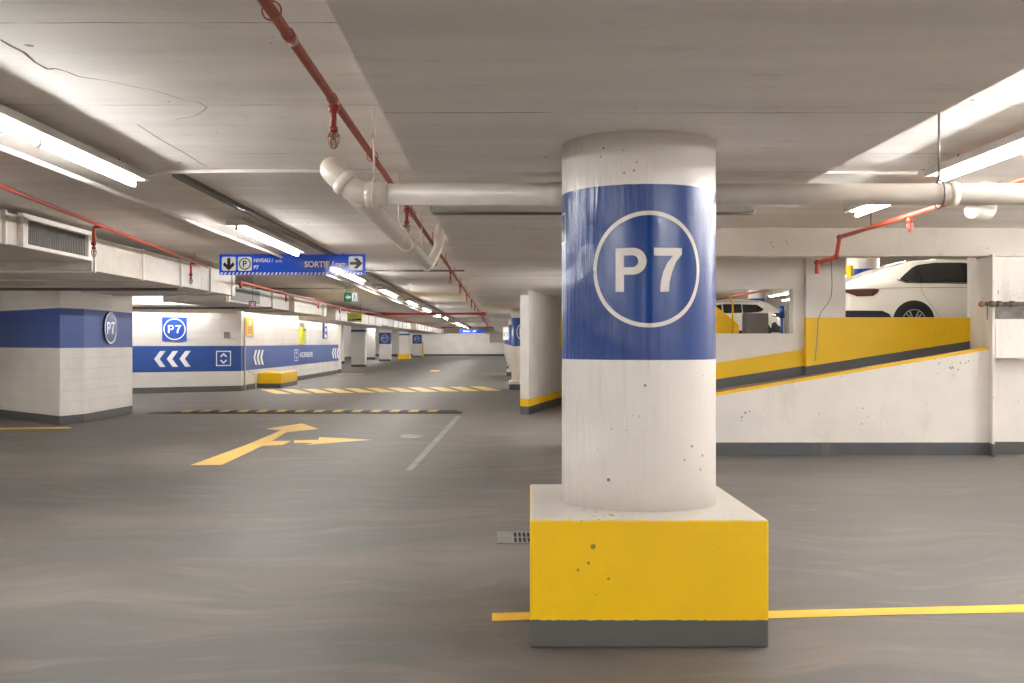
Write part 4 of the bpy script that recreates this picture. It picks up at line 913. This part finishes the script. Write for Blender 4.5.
# yellow sloped upstand, handrail, cabinet, posts seen through the window
Yr = 30.0
b = nb(); prism_xz(b, [(X(712, Yr), 1.57), (X(739, Yr), 1.57), (X(739, Yr), Z(325, Yr)), (X(735, Yr), Z(321, Yr)), (X(719, Yr), Z(308.5, Yr)), (X(712, Yr), Z(303, Yr))], Yr, Yr+.15)
thing_mesh('ramp_upstand', b, 'yellow', 'yellow sloping upstand beside the sport utility car', 'barrier')
b = nb(); tube(b, fillet([(X(724, Yr), Yr-.1, Z(296.8, Yr)), (X(730, Yr), Yr-.1, Z(297.5, Yr)), (X(732, Yr), Yr-.1, Z(303, Yr)), (X(732, Yr), Yr-.1, 1.57)], .12), .028, 10)
thing_mesh('handrail', b, 'yellow', 'thin yellow hooked handrail post in front of the sport utility car', 'handrail')
t = thing('electrical_cabinet', 'grey two door cabinet in front of the sport utility car', 'cabinet', (X(757, 33), 33, 1.57))
xa, xb = X(745, 33), X(768.5, 33); zt = Z(313, 33); b = nb(); bx(b, xa, xb, 33, 33.4, 1.57, zt, .01); obj('body', b, 'cab', t); xm = (xa+xb)/2
for a, c in ((xa+.02, xm-.01), (xm+.01, xb-.02)): b = nb(); bx(b, a, c, 32.98, 33.0, 1.6, zt-.03, .004); obj('door', b, 'cab', t)
b = nb(); bx(b, X(786.5, 38), X(800, 38), 38, 38.3, 1.57, Z(303, 38)); thing_mesh('partition', b, 'cab', 'grey panel at the right side of the ramp wall window opening', 'panel')
b = nb(); tube(b, [(X(781.8, 36), 36, 1.57), (X(781.8, 36), 36, Z(318, 36))], .05, 10); tube(b, [(X(781.8, 36), 36, Z(318, 36)), (X(781.8, 36), 36, Z(306, 36))], .10, 12); thing_mesh('bollard', b, 'blue_deep', 'dark blue post behind the tail of the sport utility car', 'post')
M['upcol'] = painted('upper_column_paint', WHITE, [(0, 3.18, 3.60, (44, 90, 200))]); M['upcol2'] = painted('upper_column_low_paint', WHITE, [(0, 2.4, 3.25, (44, 84, 200))])
def upcolumn(px, y, r, mat, label):
    xc = X(px, y); t = thing('concrete_column', label, 'column', (xc, y, 1.57)); b = nb(); lathe(b, [(r, 1.575), (r, 2.5), (r, 4.19)], (xc, y, 0), 40); obj('shaft', b, mat, t); return t, xc
upcolumn(757, 48, .40, 'upcol', 'white column with blue band behind the sport utility car')
t, xc = upcolumn(863, 24, .37, 'upcol2', 'round white column with blue ringed band behind the saloon boot')
def wm(u, v, d): a = -PI/2+.35+u/.37; return Vector((xc+(.37+d)*math.cos(a), 24+(.37+d)*math.sin(a), 2.92+v))
wart('badge_ring', ring(0, 0, .24, .27, 40), 'decal_white', wm, .005, t, .04)
b = nb(); bx(b, X(847.5, 23.6), X(850.5, 23.6), 23.4, 23.7, 1.57, Z(266, 23.6)); thing_mesh('sign_post', b, 'yellow', 'yellow upright board at the left of the upper blue column', 'post')
pipe_thing('sprinkler_pipe', [(10.6, 28, 3.6), (11.3, 60, 3.75)], .05, 'redb', 'orange sprinkler pipe seen above the sport utility car', 'pipe')
pipe_thing('sprinkler_pipe', [(7.5, 20.9, 3.55), (11.5, 21.4, 3.62)], .03, 'redhead', 'dark red pipe just above the saloon roof', 'pipe')
